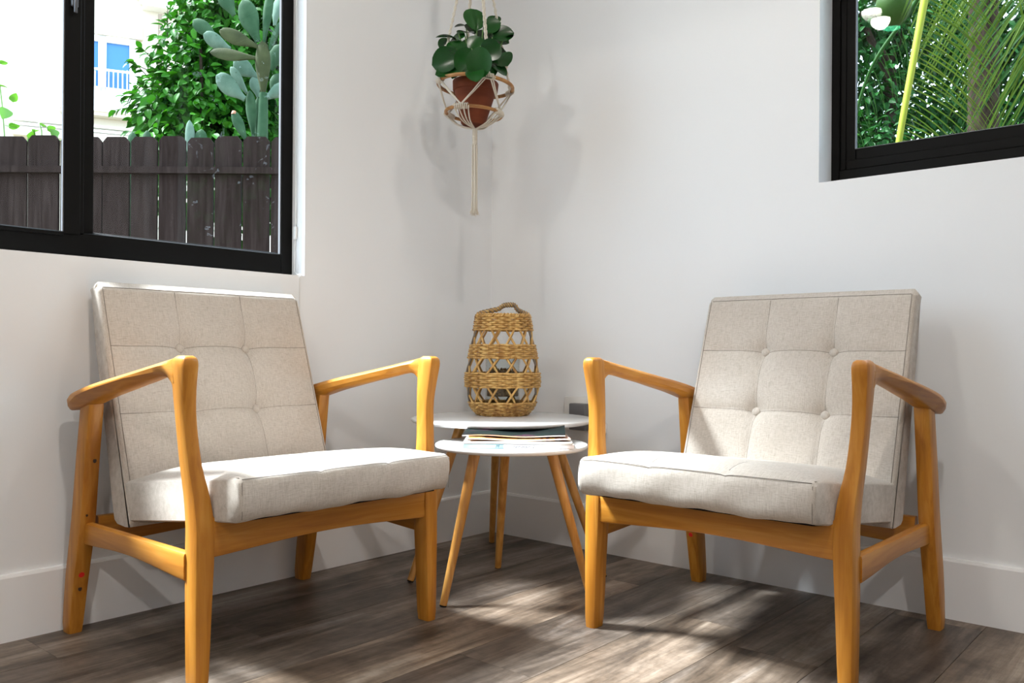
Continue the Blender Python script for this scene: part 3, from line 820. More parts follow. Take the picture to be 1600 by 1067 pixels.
# pot with a round-leaved plant
POT = HP + Vector((0, 0, .003))
pot = thing('potted_plant', 'round-leaved green houseplant in a terracotta pot held in the macrame hanger', 'potted plant', POT, YAW)
pm_ = MB()
prof = [(.0005, -.119), (.034, -.119), (.0365, -.116), (.0615, -.022), (.066, -.021), (.0675, -.018), (.0692, .006), (.068, .008), (.064, .008), (.0625, -.010), (.0005, -.012)]
pm_.lathe(prof, 48); pm_.v = [tuple(tl @ Vector(p)) for p in pm_.v]; pm_.build('pot', M['terra'], pot, 40)
m = MB().lathe([(.0005, -.014), (.062, -.014), (.062, -.004), (.0005, .002)], 32); m.v = [tuple(tl @ Vector(p)) for p in m.v]; m.build('soil', M['soil'], pot)
M['stem'] = mat('plant_stem', (.10, .22, .04), .5)
def leaf_mat(name, c0, c1, rough, spec=.5, transl=.0):
    m = mat(name, c0, rough, spec=spec); t = NT(m)
    oi = t.n('ShaderNodeObjectInfo'); g = t.noise(t.coords('Object'), 30, 2)
    c = t.mix(c0, c1, t.math('MULTIPLY', t.math('ADD', oi.outputs['Random'], g), .5))
    t.color(c)
    if transl:
        t.b.inputs['Subsurface Weight'].default_value = 0
        tr = t.n('ShaderNodeBsdfTranslucent'); mx = t.n('ShaderNodeMixShader'); mx.inputs[0].default_value = transl
        g2 = t.mix(c, (1.5, 1.6, .7), 1.0, 'MULTIPLY'); t.l(g2, tr.inputs[0])
        out = t.t.nodes['Material Output']; t.l(t.b.outputs[0], mx.inputs[1]); t.l(tr.outputs[0], mx.inputs[2]); t.l(mx.outputs[0], out.inputs[0])
    return m
M['leaf_round'] = leaf_mat('glossy_round_leaf', (.0016, .026, .003), (.009, .085, .009), .25, .4)
def leaf_mesh(name, m, L=1.0, Wd=.5, fold=.12, bend=.15, n=6, tipw=.0, blunt=.5, cup=0., rnd=.75):
    """leaf along +Y from the origin, face towards +Z"""
    vs = []; fs = []
    for k in range(n + 1):
        t = k / n; w = Wd * .5 * (math.sin(PI * t ** blunt) ** rnd if 0 < t < 1 else 0) + .004
        z = -bend * t * t
        vs += [(-w, L * t, z + fold * w * 2 + cup * w * w), (-w * .5, L * t, z + fold * w * .8), (0, L * t, z), (w * .5, L * t, z + fold * w * .8), (w, L * t, z + fold * w * 2 + cup * w * w)]
    for k in range(n):
        for j in range(4):
            a = k * 5 + j; fs.append((a, a + 1, a + 6, a + 5))
    me = bpy.data.meshes.new(name); me.from_pydata(vs, [], fs); me.materials.append(m)
    me.polygons.foreach_set('use_smooth', [True] * len(fs)); return me
rl = leaf_mesh('leaf', M['leaf_round'], 1.0, .86, .07, .16, 12, blunt=1.05, cup=.2, rnd=.55)
# u, v in the photo, size (m), distance in front of the pot's axis (m), direction the tip points (degrees, 0 = right, 90 = up), tilt of face
LEAVES = [(741, 29, .072, .02, 100, 15), (772, 31, .045, -.02, 80, 40), (768, 40, .052, .03, 20, 25), (786, 53, .060, .03, 15, 35), (781, 64, .052, .0, -20, 50),
          (719, 40, .032, -.02, 160, 80), (697, 57, .055, .03, 172, 76), (727, 50, .055, .02, 70, 60), (693, 66, .036, .0, 230, 40), (714, 59, .052, .03, 160, 50), (736, 44, .042, -.01, 120, 40),
          (743, 67, .054, .07, 60, 25), (767, 78, .068, .11, 30, 20), (749, 97, .080, .13, 265, 15), (696, 93, .080, .07, 195, 15), (716, 76, .070, .06, 130, 30), (727, 93, .070, .10, 240, 25),
          (785, 92, .068, .06, -62, 50), (780, 107, .052, .08, -40, 50), (698, 111, .062, .07, 195, 50), (742, 115, .058, .13, 280, 45), (772, 60, .056, .0, 40, 30), (764, 100, .064, .08, 310, 35),
          (716, 109, .056, .08, 235, 50), (758, 112, .054, .10, 300, 50), (705, 100, .060, .0, 200, 40), (735, 80, .062, .02, 120, 30), (775, 80, .058, -.01, 20, 40), (752, 86, .06, .04, 60, 30),
          (725, 70, .055, .0, 150, 40), (755, 54, .046, .0, 95, 35), (797, 55, .026, .03, 5, 70), (745, 104, .06, .04, 270, 35), (708, 70, .05, -.03, 170, 50)]
for (u, v, sz, dep, ang, tilt) in LEAVES:
    sz *= 1.1
    c = at(u, v, 2.55 - dep) - POT; c = Vector((c.dot(RT), c.dot(FW), c.z)); lx_ = c.x
    d = Vector((math.cos(R(ang)), 0, math.sin(R(ang))))
    nrm = Vector((0, -.95, -.30)) * math.cos(R(tilt)) + Vector((0, 0, 1)) * math.sin(R(tilt))
    nrm = (nrm + Vector((random.uniform(-.35, .35), 0, random.uniform(-.15, .2)))).normalized()
    yv = d - nrm * d.dot(nrm); yv.normalize(); xv = yv.cross(nrm)
    base = c - yv * sz * .5
    mw = Matrix(((xv.x, yv.x, nrm.x, base.x), (xv.y, yv.y, nrm.y, base.y), (xv.z, yv.z, nrm.z, base.z), (0, 0, 0, 1))) @ Matrix.Scale(sz, 4)
    lf = inst('leaf', rl, pot, mw)
    st = Vector((lx_ * .25, -dep * .25, 0.0))
    MB().tube(spline([st, st.lerp(base, .5) + Vector((0, 0, .012)), base], 6), [.0026, .0025, .0024, .0022, .002, .0018, .0016], 6).build('stem', M['stem'], pot, 60)

# ================================================================== WALL SOCKET, BLIND CORD
M['plastic'] = mat('white_plastic', (.78, .78, .77), .35)
M['grey_pl'] = mat('dark_grey_plastic', (.13, .13, .14), .4)
so = thing('wall_socket', 'white wall socket with grey adapter plugged in behind the right armchair arm', 'socket', (.395, WY, .435))
MB().rbox((-.070, -.0125, -.055), (.070, -.0001, .056), .003, 2).build('cover_plate', M['plastic'], so)
MB().rbox((-.030, -.040, -.050), (.034, -.0115, .036), .004, 2).build('adapter', M['grey_pl'], so)
MB().lathe([(.0005, 0), (.0035, 0), (.0035, .002), (.0005, .0025)], 12, (0, 0, 0)).build('indicator', M['plastic'], so)
bpy.data.objects['indicator'].matrix_local = Matrix.Translation((-.004, -.0400, -.012)) @ Matrix.Rotation(R(90), 4, 'X')
sp2 = thing('plug_adapter', 'small white plug with a thin grey lead on the wall behind right armchair arm', 'plug', (.468, WY, .395))
MB().rbox((-.026, -.034, -.018), (.022, -.0001, .018), .005, 2).build('plug_body', M['plastic'], sp2)
MB().tube(spline([(-.01, -.03, .016), (-.012, -.036, .06), (-.004, -.030, .088), (.012, -.02, .106)], 16), .0017, 6).build('lead', M['grey_pl'], sp2)

bc = thing('blind_cord', 'thin white blind cord with plastic tensioner beside the left window frame', 'blind cord', (0, 0, 0))
m = MB()
yc = -.786
m.tube([(-.055, yc, 2.2), (-.055, yc, 1.20), (-.054, yc + .001, 1.0), (-.055, yc, .862)], .0014, 6)
m.tube([(-.050, yc, 2.0), (-.049, yc + .001, 1.25), (-.050, yc, 1.0)], .0010, 6)
m.build('cord', M['plastic'], bc)
MB().rbox((-.060, yc - .004, .955), (-.046, yc + .003, .992), .002, 2).build('tensioner', M['plastic'], bc)
m = MB(); m.tube([(-.055, yc, .862), (-.03, yc - .008, .852), (-.004, yc - .012, .851), (WX + .0015, yc - .013, .84), (WX + .0015, yc - .012, .5)], .0009, 6); m.build('loose_cord', M['plastic'], bc)

# ================================================================== OUTSIDE
M['ground'] = mat('dry_ground', (.16, .14, .10), .95)
t_ = NT(M['ground']); t_.color(t_.ramp(t_.noise(t_.coords('Object'), 3, 5), [(.3, (.10, .09, .06)), (.7, (.22, .19, .14))]))
struct(MB().box((-70, -60, -.5), (60, 70, -.14)).build('ground', M['ground'], smooth=False))

# ---- fence of dog-eared pickets
M['fence'] = wood_mat('dark_brown_stain', [(.013, .0088, .0080), (.019, .0132, .0122), (.028, .0205, .019)], 2, .85, .8, .04)
M['fence'].node_tree.nodes['Principled BSDF'].inputs['Coat Weight'].default_value = 0
FD = 4.68
fo = at(0, 212, FD); FZ = fo.z
fence = thing('picket_fence', 'dark brown dog-eared picket fence outside the left window', 'fence', (fo.x, fo.y, 0), YAW)
def fx(u): return (u) * FD / FPX
edges = [-210, -160, -108, -58, -7.5, 42.5, 93, 126, 160, 203.3, 246.8, 291, 334.5, 378.6, 422.6, 466, 510, 553, 597, 640, 684, 728]
for i, (a, b) in enumerate(zip(edges, edges[1:])):
    xa, xb = fx(a) + .0052, fx(b) - .0052; zt = FZ + random.uniform(-.006, .008); c = .024
    z0_ = -.13
    poly = [(xa, z0_), (xb, z0_), (xb, zt - c * 1.1), (xb - c * .9, zt), (xa + c * .9, zt), (xa, zt - c * 1.1)]
    dy = random.uniform(-.003, .003); tw = random.uniform(-.003, .003)
    MB().loft([[(x, dy + tw * (x > (xa + xb) / 2), z) for x, z in poly], [(x, dy + .018, z) for x, z in poly]]).build('picket', M['fence'], fence, 20)
zr = at(200, 262, FD).z
for zc_ in (zr - .019, .35):
    xs_ = [fx(-210) + (fx(728) - fx(-210)) * k / 24 for k in range(25)]
    MB().loft([[(x, -.040, zc_ - .017), (x, -.003, zc_ - .017), (x, -.003, zc_ + .019), (x, -.040, zc_ + .019)] for x in xs_]).build('rail', M['fence'], fence, 20)

# ---- leafy shrub behind the fence
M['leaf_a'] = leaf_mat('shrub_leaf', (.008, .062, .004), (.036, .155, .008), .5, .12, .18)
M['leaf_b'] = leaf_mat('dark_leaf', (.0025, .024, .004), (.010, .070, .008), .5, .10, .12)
M['bark'] = mat('grey_bark', (.11, .075, .05), .95, spec=.03)
t_ = NT(M['bark']); g_ = t_.noise(t_.coords('Object', (8, 8, 3)), 3, 5); t_.color(t_.ramp(g_, [(.3, (.010, .007, .005)), (.7, (.038, .028, .020))])); t_.bump(g_, .6, .01)
lm = leaf_mesh('leaf', M['leaf_a'], 1.0, .55, .16, .22, 5, blunt=.8)
lmb = leaf_mesh('leaf', M['leaf_b'], 1.0, .50, .16, .22, 4, blunt=.8)
def leaf_matrix(p, out, sz, droop=.6):
    d = (out + Vector((random.gauss(0, .55), random.gauss(0, .55), random.gauss(-droop, .45)))).normalized()
    n = (Vector((0, 0, 1)) * .8 + out * .5 + Vector((random.gauss(0, .4), random.gauss(0, .4), random.gauss(0, .3))))
    n = n - d * n.dot(d)
    if n.length < 1e-4: n = d.orthogonal()
    n.normalize(); x = d.cross(n)
    return Matrix(((x.x, d.x, n.x, p.x), (x.y, d.y, n.y, p.y), (x.z, d.z, n.z, p.z), (0, 0, 0, 1))) @ Matrix.Scale(sz, 4)
def stuff_leaves(name, me, mats, mlist, parent):
    vs = [v.co.copy() for v in me.vertices]; fs = [tuple(p.vertices) for p in me.polygons]
    V = []; F = []
    for mw in mlist:
        o = len(V); V += [tuple(mw @ v) for v in vs]; F += [tuple(i + o for i in f) for f in fs]
    q = bpy.data.meshes.new(name); q.from_pydata(V, [], F); q.materials.append(mats); q.polygons.foreach_set('use_smooth', [True] * len(F))
    o = bpy.data.objects.new(name, q); COL.objects.link(o); o.parent = parent; o['kind'] = 'stuff'; return o
def in_view(p, u0, u1, v0, v1):
    d = p - CAM; D = d.dot(FW)
    if D < .1: return False
    u = 800 + FPX * d.dot(RT) / D; v = Y0 - FPX * d.z / D
    return u0 < u < u1 and v0 < v < v1
def leafy(parent, blobs, count, size, view, me, m, npart=300, droop=.6, shell=.35):
    org = parent.location.copy(); items = []
    wts = [b[1] ** 2 for b in blobs]
    for i in range(count):
        c, r = random.choices(blobs, wts)[0]
        d = Vector((random.gauss(0, 1), random.gauss(0, 1), random.gauss(0, 1))).normalized()
        rad = r * (1 - shell * random.random() ** 1.3) * (1 + .10 * noise.noise(d * 2.3 + c))
        p = c + d * rad
        items.append((p, leaf_matrix(p - org, d, size * random.uniform(.7, 1.2), droop)))
    items.sort(key=lambda q: (q[0] - CAM).dot(FW) + (0 if in_view(q[0], *view) else 50))
    for p, mw in items[:npart]: inst('leaf', me, parent, mw)
    if items[npart:]: stuff_leaves('foliage', me, m, [q[1] for q in items[npart:]], parent)
def blob(u, v, D, rpx): return (at(u, v, D), rpx * D / FPX)
tc_ = at(330, 120, 6.5)
shrub = thing('leafy_shrub', 'tall bright green leafy shrub behind the picket fence', 'shrub', (tc_.x, tc_.y, -.14))
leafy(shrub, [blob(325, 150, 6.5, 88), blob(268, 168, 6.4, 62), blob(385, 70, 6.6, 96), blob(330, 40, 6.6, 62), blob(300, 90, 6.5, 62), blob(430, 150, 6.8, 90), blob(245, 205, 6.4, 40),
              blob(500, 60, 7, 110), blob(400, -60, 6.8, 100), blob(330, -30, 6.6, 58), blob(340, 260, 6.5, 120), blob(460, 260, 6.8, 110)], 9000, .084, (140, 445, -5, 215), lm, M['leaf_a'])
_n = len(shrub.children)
leafy(shrub, [blob(335, 165, 6.9, 95), blob(285, 185, 6.8, 60), blob(395, 80, 7.0, 95), blob(400, 190, 6.9, 90), blob(340, 60, 6.9, 55)], 2600, .13, (140, 445, -5, 215), lmb, M['leaf_b'], 0, .6, .9)  # darker leaves fill the core; the crown's inner shade is in their colour
m = MB()
for tx, ty, tz in ((0, 0, 2.6), (.5, .2, 3.4), (-.4, .1, 2.4), (.2, -.2, 3.0), (.8, .3, 2.8)):
    m.tube(spline([(0, 0, 0), (tx * .3, ty * .3, tz * .4), (tx, ty, tz)], 10), [.05 - .004 * k for k in range(11)], 8)
m.build('trunk', M['bark'], shrub, 60)
# sprigs standing off the left of the crown
for (ub, vb, ut, vt) in ((232, 110, 205, 98), (240, 95, 222, 75), (222, 150, 190, 150), (215, 165, 180, 172), (262, 60, 262, 8), (285, 30, 278, -10), (240, 130, 205, 92)):
    a, b = at(ub, vb, 6.35), at(ut, vt, 6.3); org = Vector(shrub.location)
    MB().tube([a - org, b - org], [.004, .002], 5).build('twig', M['bark'], shrub, 60)
    for k in range(6):
        p = a.lerp(b, .35 + .65 * k / 5); inst('leaf', lm, shrub, leaf_matrix(p - org, (b - a).normalized(), .075, .8))

# ---- prickly pear
def cactus_mat(name, c0, c1):
    m = mat(name, c0, .7, spec=.06); t = NT(m); v = t.coords('Object')
    g = t.noise(v, 9, 4); c = t.ramp(g, [(.3, c0), (.7, c1)])
    vo = t.n('ShaderNodeTexVoronoi'); vo.inputs['Scale'].default_value = 22; t.l(v, vo.inputs['Vector'])
    dots = t.ramp(vo.outputs['Distance'], [(.07, (.35, .32, .2)), (.13, (1, 1, 1))])
    t.color(t.mix(c, dots, .6, 'MULTIPLY')); return m
M['cac_g'] = cactus_mat('cactus_green', (.014, .040, .018), (.036, .074, .038))
M['cac_l'] = cactus_mat('cactus_sunlit_tone', (.055, .100, .070), (.12, .175, .135))  # pads the sun strikes: their brightness is put into the colour
M['cac_d'] = cactus_mat('cactus_brown_shade', (.024, .028, .012), (.042, .048, .020))  # trunk and down-facing pads: shade put into a browner colour
M['cac_r'] = mat('cactus_corky_tip', (.28, .12, .06), .7)
CD = 5.35
co = at(411, 300, CD)
cactus = thing('prickly_pear', 'tall prickly pear cactus with flat pads behind the fence at right', 'cactus', (co.x, co.y, -.14))
def cpx(a, b): return 300 + a / 4.745, b / 4.745
def pad(parent, b, t, w, m, D=CD, yaw=0, th=.30, dt=0.0):
    pb, pt_ = at(*b, D), at(*t, D + dt); org = Vector(parent.location)
    ax = (pt_ - pb); L = ax.length; ax.normalize()
    side = ax.cross(FW).normalized(); nr = side.cross(ax).normalized()
    side, nr = side * math.cos(yaw) + nr * math.sin(yaw), nr * math.cos(yaw) - side * math.sin(yaw)
    hw = w * D / FPX; secs = []; n = 14
    for k in range(n + 1):
        q = k / n
        e_ = min(1, q / .60); r_ = hw * (.30 + .70 * e_ * e_ * (3 - 2 * e_)) * (1 if q < .6 else math.sqrt(max(.004, 1 - ((q - .6) / .402) ** 2)))
        hz = max(.018, hw * th) * min(1, (math.sin(PI * min(1, q * .96 + .03)) ** .5) + .05)
        c = pb + ax * (L * q) - org
        secs.append([c + side * r_ * math.cos(a) + nr * hz * math.sin(a) * (1 - .25 * abs(math.cos(a))) for a in [2 * PI * j / 14 for j in range(14)]])
    return MB().loft(secs).build('pad', m, parent, 60)
def P(x0, y0, x1, y1, w, m, **k): return pad(cactus, cpx(x0, y0), cpx(x1, y1), w / 4.745, M[m], **k)
org = Vector(cactus.location)
m = MB(); a = at(*cpx(520, 1100), CD); b = at(*cpx(532, 690), CD)
m.tube([Vector((0, 0, 0)), a - org, a.lerp(b, .5) - org, b - org], [.045, .034, .031, .026], 12)
m.build('stem', M['cac_g'], cactus, 60)
P(528, 715, 525, 300, 58, 'cac_d', th=.7)
P(532, 325, 585, -90, 36, 'cac_g', th=.85)
P(490, 310, 375, 0, 82, 'cac_g', yaw=.3); P(485, 345, 203, 228, 66, 'cac_d', yaw=-.4, dt=-.1); P(468, 430, 135, 388, 62, 'cac_d', yaw=-.5, dt=-.12)
P(190, 285, 8, 150, 52, 'cac_g', D=5.5); P(285, 365, 85, 255, 58, 'cac_l', D=5.45, yaw=.5)
P(392, 735, 180, 560, 74, 'cac_l', yaw=.45, D=5.4); P(408, 692, 285, 498, 48, 'cac_l', yaw=.7, D=5.5); P(455, 1020, 428, 672, 40, 'cac_g', D=5.45)
P(405, 1050, 305, 825, 40, 'cac_g', D=5.3, th=.6); P(538, 735, 720, 625, 50, 'cac_l', yaw=-.5); P(575, 372, 650, 165, 38, 'cac_g', yaw=.9, th=.5)
P(312, 115, 215, -70, 58, 'cac_g', D=5.5); P(485, 575, 310, 450, 62, 'cac_l', D=5.6, yaw=.2); P(590, 520, 660, 330, 60, 'cac_g', D=5.6)
P(612, 190, 640, -20, 50, 'cac_l', D=5.6, yaw=.6); P(600, 720, 640, 545, 50, 'cac_g', D=5.6); P(490, 720, 450, 570, 40, 'cac_l', D=5.6); P(478, 1010, 488, 720, 24, 'cac_g', D=5.55)
pt0 = at(*cpx(312, 838), 5.3) - org
m = MB().lathe([(.0005, .016), (.010, .013), (.016, .004), (.017, -.008), (.0005, -.008)], 12, pt0); m.build('corky_tip', M['cac_r'], cactus, 60)
# low cactus pads peeping over the fence
lo = at(305, 225, 5.2)
cac2 = thing('low_cactus', 'small cactus pads just showing over the fence top below the shrub', 'cactus', (lo.x, lo.y, -.14))
for (u0, v0, u1, v1, w, mm) in ((299, 260, 296, 188, 8, 'cac_l'), (310, 250, 315, 202, 11, 'cac_g'), (228, 250, 230, 204, 8, 'cac_g'), (206, 250, 207, 206, 8, 'cac_g')):
    pad(cac2, (u0, v0), (u1, v1), w, M[mm], D=5.2)
org = Vector(cac2.location); m = MB()
for u in (300, 311, 228, 206): m.tube([at(u, 262, 5.2) - org + Vector((0, 0, .06)), Vector((at(u, 262, 5.2).x - org.x, at(u, 262, 5.2).y - org.y, 0))], .02, 8)
m.build('stem', M['cac_g'], cac2, 60)

# ---- vine sprouts left
M['leaf_v'] = leaf_mat('vine_leaf', (.04, .14, .012), (.08, .20, .025), .5, .4, .25)
lv = leaf_mesh('leaf', M['leaf_v'], 1.0, .85, .12, .2, 6, blunt=.7)
vo_ = at(10, 215, 4.95)
vine = thing('young_vine', 'young vine with fresh green leaves above the fence at far left', 'vine', (vo_.x, vo_.y, -.14)); org = Vector(vine.location)
m = MB(); 
for pts in ([(8, 230), (4, 170), (-2, 120), (-4, 70)], [(66, 230), (65, 205), (62, 192)], [(42, 230), (44, 215)], [(88, 230), (90, 212)]):
    m.tube([Vector((at(pts[0][0], pts[0][1], 4.95).x, at(pts[0][0], pts[0][1], 4.95).y, 0)) - Vector((org.x, org.y, 0))] + [at(u, v, 4.95) - org for u, v in pts], .004, 5)
m.build('vine_stem', M['stem'], vine, 60)
for (u, v, sz, a) in ((12, 170, .085, 0), (8, 195, .07, -20), (14, 200, .06, 20), (-2, 150, .08, 160), (0, 135, .05, 60), (0, 100, .05, 20), (-4, 185, .08, 200), (66, 198, .05, 60), (58, 203, .05, 170), (74, 204, .05, 0), (62, 194, .04, 110),
                       (44, 216, .06, 30), (50, 214, .045, 160), (90, 214, .06, 100), (86, 218, .05, 30), (20, 160, .06, 80)):
    p = at(u, v, 4.95); d = (RT * math.cos(R(a)) + Vector((0, 0, 1)) * math.sin(R(a)))
    inst('leaf', lv, vine, leaf_matrix(p - org, d, sz, .1))

# ---- building across the yard
M['stucco'] = mat('cream_stucco', (.62, .56, .46), .85)
M['trimw'] = mat('white_trim', (.86, .85, .83), .6)
M['winblue'] = mat('blue_curtained_glass', (.05, .17, .42), .3, spec=.2)
M['bronze'] = mat('brown_pipe', (.22, .17, .12), .6)
BD = 25.0; bo = at(170, 150, BD); ba = R(67)
bdx = FW * math.cos(ba) + RT * math.sin(ba)
bld = thing('apartment_building', 'cream stucco building with blue window and white balcony across the yard', 'building', (bo.x, bo.y, -.14), math.atan2(bdx.y, bdx.x))
def bl(u, v, d=0.0):
    """local facade x, z for a photo position, d metres behind (+) or before (-) the facade plane"""
    k = (u - 800) / FPX; k0 = (170 - 800) / FPX
    x = (k * (BD + d * math.sin(ba)) - BD * k0 + d * math.cos(ba)) / (math.sin(ba) - k * math.cos(ba))
    D = BD + x * math.cos(ba) + d * math.sin(ba)
    vv = v - (u - 800) * math.sin(ROLL)
    return x, CH + (Y0 - vv) * D / FPX + .14
def bbox(name, u0, v0, u1, v1, d0, d1, m, r=0):
    xa, za = bl(u0, v1, d0); xb, _ = bl(u1, v0, d0); _, zb = bl((u0 + u1) / 2, v0, d0); _, za = bl((u0 + u1) / 2, v1, d0)
    b_ = MB()
    (b_.rbox((xa, d0, za), (xb, d1, zb), r, 1) if r else b_.box((xa, d0, za), (xb, d1, zb)))
    return b_.build(name, m, bld, smooth=False)
xa, _ = bl(-330, 0); xb, _ = bl(620, 0)
MB().box((xa, 0, 0), (xb, 9, 16)).build('wall', M['stucco'], bld, smooth=False)
fr = MB()
for (u0, v0, u1, v1) in ((118, 53, 212, 61), (202, 53, 212, 150), (153.5, 57, 166, 150), (118, 143, 212, 150), (118, 53, 124, 150)):
    xa, za = bl(u0, v1); xb, zb = bl(u1, v0); fr.box((xa, -.10, za), (xb, .02, zb))
fr.build('window_frame', M['trimw'], bld, smooth=False)
fs = MB(); xa, za = bl(112, 50); xb, zb = bl(222, 43); fs.box((xa, -.16, min(za, zb)), (xb, .01, max(za, zb))); fs.build('window_surround', M['stucco'], bld, smooth=False)
bbox('pane', 124, 60, 153.5, 145, -.03, .01, M['winblue']); bbox('pane', 166, 60, 202, 145, -.03, .01, M['winblue'])
bbox('railing', 100, 107, 226, 110, -.36, -.30, M['trimw']); bbox('railing', 100, 143, 226, 147, -.36, -.30, M['trimw'])
u = 104
while u < 226: bbox('baluster', u, 110, u + 1.9, 143, -.345, -.315, M['trimw']); u += 7.2
bbox('balcony_parapet', 96, 147, 230, 163, -.38, 0, M['trimw']); bbox('balcony_slab', 90, 163, 240, 174, -.50, 0, M['trimw']); bbox('balcony_slab', 94, 174, 236, 181, -.40, 0, M['stucco'])
bbox('cornice', 20, 196, 300, 200, -.25, 0, M['stucco']); bbox('cornice', 20, 203, 300, 207, -.45, 0, M['trimw']); bbox('cornice', 20, 209, 300, 222, -.6, 0, M['stucco'])
bbox('upper_slab', 221, 11, 420, 22, -.45, 0, M['trimw']); bbox('upper_slab', 216, 4, 425, 12, -.55, 0, M['trimw']); bbox('upper_slab', 211, -30, 430, 4, -.65, 0, M['trimw'])
bbox('downpipe', 246, 22, 253, 212, -.35, -.12, M['bronze'])

# ---- right window: palm and trees
M['rachis'] = mat('yellow_green_rachis', (.165, .185, .016), .6, spec=.1)
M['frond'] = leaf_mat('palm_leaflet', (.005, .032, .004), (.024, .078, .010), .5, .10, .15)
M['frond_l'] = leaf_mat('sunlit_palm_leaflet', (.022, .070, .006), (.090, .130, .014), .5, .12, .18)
M['coco'] = mat('green_coconut', (.016, .042, .004), .6, spec=.1)
po = at(1522, 100, 6.0)
palm = thing('coconut_palm', 'coconut palm with long drooping fronds outside the high right window', 'palm tree', (po.x, po.y, -.14)); org = Vector(palm.location)
m = MB(); secs = []; pts = []; rad = []
for k in range(120):
    z = 4.6 * k / 119; pts.append((.06 * math.sin(z * .6), 0, z)); rad.append((.115 - .006 * z) * (1 + .035 * (1 if k % 3 == 0 else -.3)))
m.tube(pts, rad, 18); m.build('trunk', M['bark'], palm, 60)
def leaflet_mesh(nm, m):
    vs = []; fs = []; n = 8
    for k in range(n + 1):
        t = k / n; w = .020 * (1 - t ** 2.2) * min(1, .35 + t * 5) + .0012; z = -.22 * t * t
        vs += [(-w, t, z + w * .5), (0, t, z), (w, t, z + w * .5)]
    for k in range(n):
        for j in range(2): a = k * 3 + j; fs.append((a, a + 1, a + 4, a + 3))
    me = bpy.data.meshes.new(nm); me.from_pydata(vs, [], fs); me.materials.append(m); me.polygons.foreach_set('use_smooth', [True] * len(fs)); return me
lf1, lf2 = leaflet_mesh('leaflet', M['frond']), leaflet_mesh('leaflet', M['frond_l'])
def frond(path, r0, r1, me, n, length, right, left, lm_=None, jitter=.06):
    pts = spline(path, 40); rad = [r0 + (r1 - r0) * k / 40 for k in range(41)]
    fr = MB().tube([p - org for p in pts], rad, 8).build('frond', lm_ or M['rachis'], palm, 60)
    for k in range(n):
        t = (k + .5) / n; f = t * 40; i = min(39, int(f)); p = pts[i].lerp(pts[i + 1], f - i)
        for sd_ in (right, left):
            if sd_ is None: continue
            d = (sd_ + Vector((random.gauss(0, jitter), random.gauss(0, jitter), random.gauss(0, jitter)))).normalized()
            nn = Vector((0, 0, 1)) - FW * .6; nn = (nn - d * nn.dot(d)).normalized(); x = d.cross(nn); s = length * (.75 + .25 * math.sin(PI * t)) * random.uniform(.9, 1.08)
            q = p - org
            mw = Matrix(((x.x * .45, d.x, nn.x, q.x), (x.y * .45, d.y, nn.y, q.y), (x.z * .45, d.z, nn.z, q.z), (0, 0, 0, 1))) @ Matrix.Scale(s, 4)
            inst('leaflet', me, fr, mw)
U = Vector((0, 0, 1))
# near frond: yellow midrib hanging down past the window
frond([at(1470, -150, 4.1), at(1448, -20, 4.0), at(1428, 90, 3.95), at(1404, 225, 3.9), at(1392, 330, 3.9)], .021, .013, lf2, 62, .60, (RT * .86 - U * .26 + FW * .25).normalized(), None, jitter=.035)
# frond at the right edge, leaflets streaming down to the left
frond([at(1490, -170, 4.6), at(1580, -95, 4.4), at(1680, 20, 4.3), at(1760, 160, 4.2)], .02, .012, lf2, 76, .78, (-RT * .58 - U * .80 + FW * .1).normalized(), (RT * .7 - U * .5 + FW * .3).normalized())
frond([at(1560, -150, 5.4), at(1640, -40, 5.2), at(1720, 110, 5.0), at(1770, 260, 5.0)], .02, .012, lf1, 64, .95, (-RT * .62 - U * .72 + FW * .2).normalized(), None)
# far fronds
frond([at(1500, -100, 6.2), at(1420, 20, 6.6), at(1360, 110, 6.8), at(1320, 240, 7)], .02, .01, lf1, 36, .45, (RT * .5 - U * .6 + FW * .2).normalized(), None, M['frond'])
frond([at(1530, -120, 6.0), at(1545, 20, 6.2), at(1552, 140, 6.3), at(1560, 280, 6.3)], .02, .01, lf1, 50, .55, (RT * .4 - U * .8 + FW * .2).normalized(), (-RT * .4 - U * .8).normalized(), M['frond'])
for (u, v, D, r_) in ((1396, 12, 5.2, .105), (1420, -25, 5.3, .10), (1378, -22, 5.35, .10)):
    c = at(u, v, D) - org
    m = MB().lathe([(.0005, -1.12 * r_), (.35 * r_, -1.02 * r_), (.7 * r_, -.72 * r_), (.93 * r_, -.3 * r_), (1.0 * r_, .1 * r_), (.93 * r_, .5 * r_), (.68 * r_, .85 * r_), (.3 * r_, 1.05 * r_), (.0005, 1.12 * r_)], 24, c)
    m.build('coconut', M['coco'], palm, 60)
    e = Vector((0, 0, 4.5)); MB().tube([c + Vector((0, 0, r_)), c.lerp(e, .5) + Vector((0, 0, .2)), e], .012, 6).build('fruit_stalk', M['stem'], palm, 60)
def bg_tree(label, u, v, D, blobs, count, size, branches, me, mm):
    c = at(u, v, D); t = thing('background_tree', label, 'tree', (c.x, c.y, -.14), 0, 'trees beyond the right window'); o_ = Vector(t.location)
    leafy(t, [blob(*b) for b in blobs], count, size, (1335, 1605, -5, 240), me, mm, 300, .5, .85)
    m = MB(); 
    for br in branches:
        pts = [at(*q) - o_ for q in br]; m.tube([Vector((0, 0, 0))] + pts if br is branches[0] else pts, [.085] + [.07 - .012 * k for k in range(len(pts))] if br is branches[0] else [.04 - .008 * k for k in range(len(pts))], 8)
    m.build('trunk', M['bark'], t, 60); return t
lmd = leaf_mesh('leaf', M['leaf_b'], 1.0, .50, .16, .22, 4, blunt=.8)
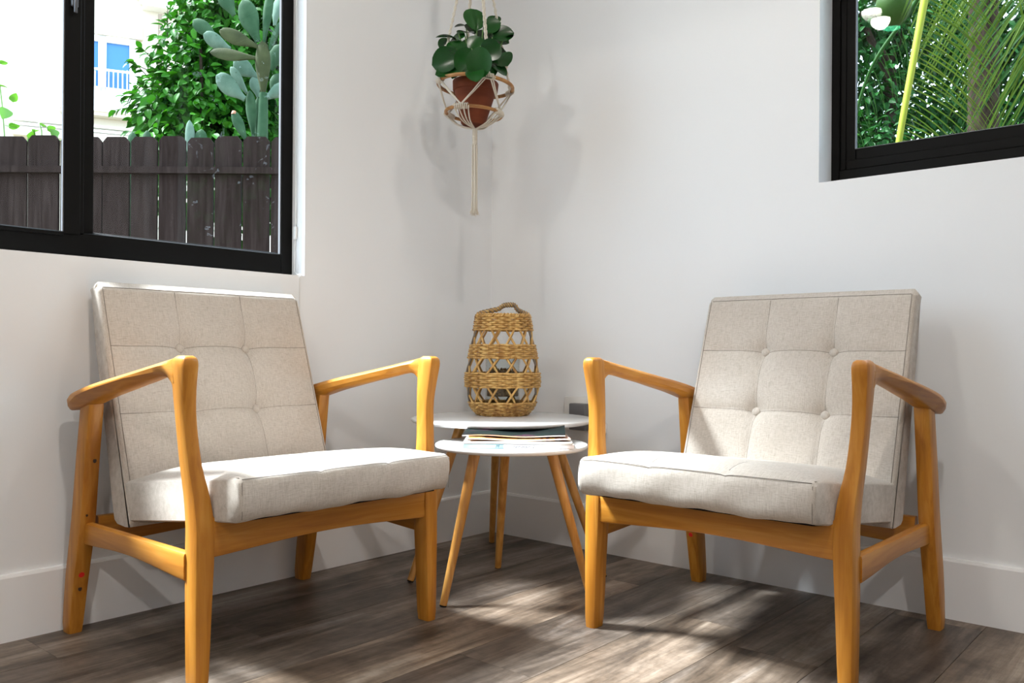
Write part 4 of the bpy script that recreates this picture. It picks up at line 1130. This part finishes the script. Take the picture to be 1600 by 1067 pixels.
bg_tree('dark leafy tree with a forked brown trunk behind the left of the palm', 1385, 250, 8.5,
        [(1365, 150, 8.6, 70), (1400, 60, 8.8, 85), (1350, 30, 8.8, 60), (1450, 170, 9, 70), (1370, 225, 8.2, 55), (1430, -10, 9, 70), (1470, 90, 9.4, 60), (1330, 240, 8.6, 60), (1240, 120, 9, 110), (1170, 40, 9.2, 100), (1270, 230, 9, 90), (1390, 340, 8.6, 90), (1230, 340, 9, 100)], 10500, .10,
        [[(1384, 230, 8.5), (1392, 170, 8.5), (1384, 110, 8.6), (1360, 60, 8.6), (1345, 20, 8.7)], [(1390, 190, 8.5), (1398, 150, 8.5), (1396, 110, 8.5), (1380, 80, 8.5)], [(1384, 120, 8.6), (1405, 60, 8.7), (1400, 10, 8.8)]], lmd, M['leaf_b'])
bg_tree('dense dark tree behind the palm trunk', 1545, 260, 9.5,
        [(1520, 60, 9.5, 90), (1580, 120, 9.6, 90), (1540, 200, 9.4, 70), (1490, 20, 9.7, 60), (1620, 30, 9.6, 100), (1500, 170, 9.3, 55), (1610, 220, 9.4, 80), (1700, 110, 9.6, 110), (1770, 220, 9.6, 100), (1690, -10, 9.7, 100), (1560, 340, 9.4, 100), (1720, 340, 9.5, 110)], 9000, .11,
        [[(1546, 240, 9.5), (1550, 150, 9.5), (1560, 40, 9.6)], [(1550, 150, 9.5), (1590, 60, 9.6)]], lmd, M['leaf_b'])
bg_tree('brighter green low tree at the foot of the palm fronds', 1440, 300, 12,
        [(1380, 230, 12, 55), (1590, 190, 12, 45), (1480, 260, 12, 70), (1350, 200, 12, 40), (1560, 250, 12, 60)], 1300, .11,
        [[(1440, 320, 12), (1445, 270, 12)]], lm, M['leaf_a'])
bg_c = Vector((6.6, 3.0, 2.3))  # added tree, out of view, keeps bright sky out of the left glass
t = thing('background_tree', 'unseen large dark leafy tree added past the high window to cut reflected sky', 'tree', (6.6, 3.0, -.14), 0, 'trees beyond the right window')
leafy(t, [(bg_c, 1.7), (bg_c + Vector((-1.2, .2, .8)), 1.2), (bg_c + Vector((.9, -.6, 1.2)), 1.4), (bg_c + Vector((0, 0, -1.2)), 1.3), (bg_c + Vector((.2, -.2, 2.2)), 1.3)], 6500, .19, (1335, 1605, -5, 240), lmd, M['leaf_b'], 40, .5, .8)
MB().tube([(0, 0, 0), (.1, 0, 2.0), (0, .1, 4.0)], [.16, .12, .06], 10).build('trunk', M['bark'], t, 60)
bpy.context.view_layer.update()
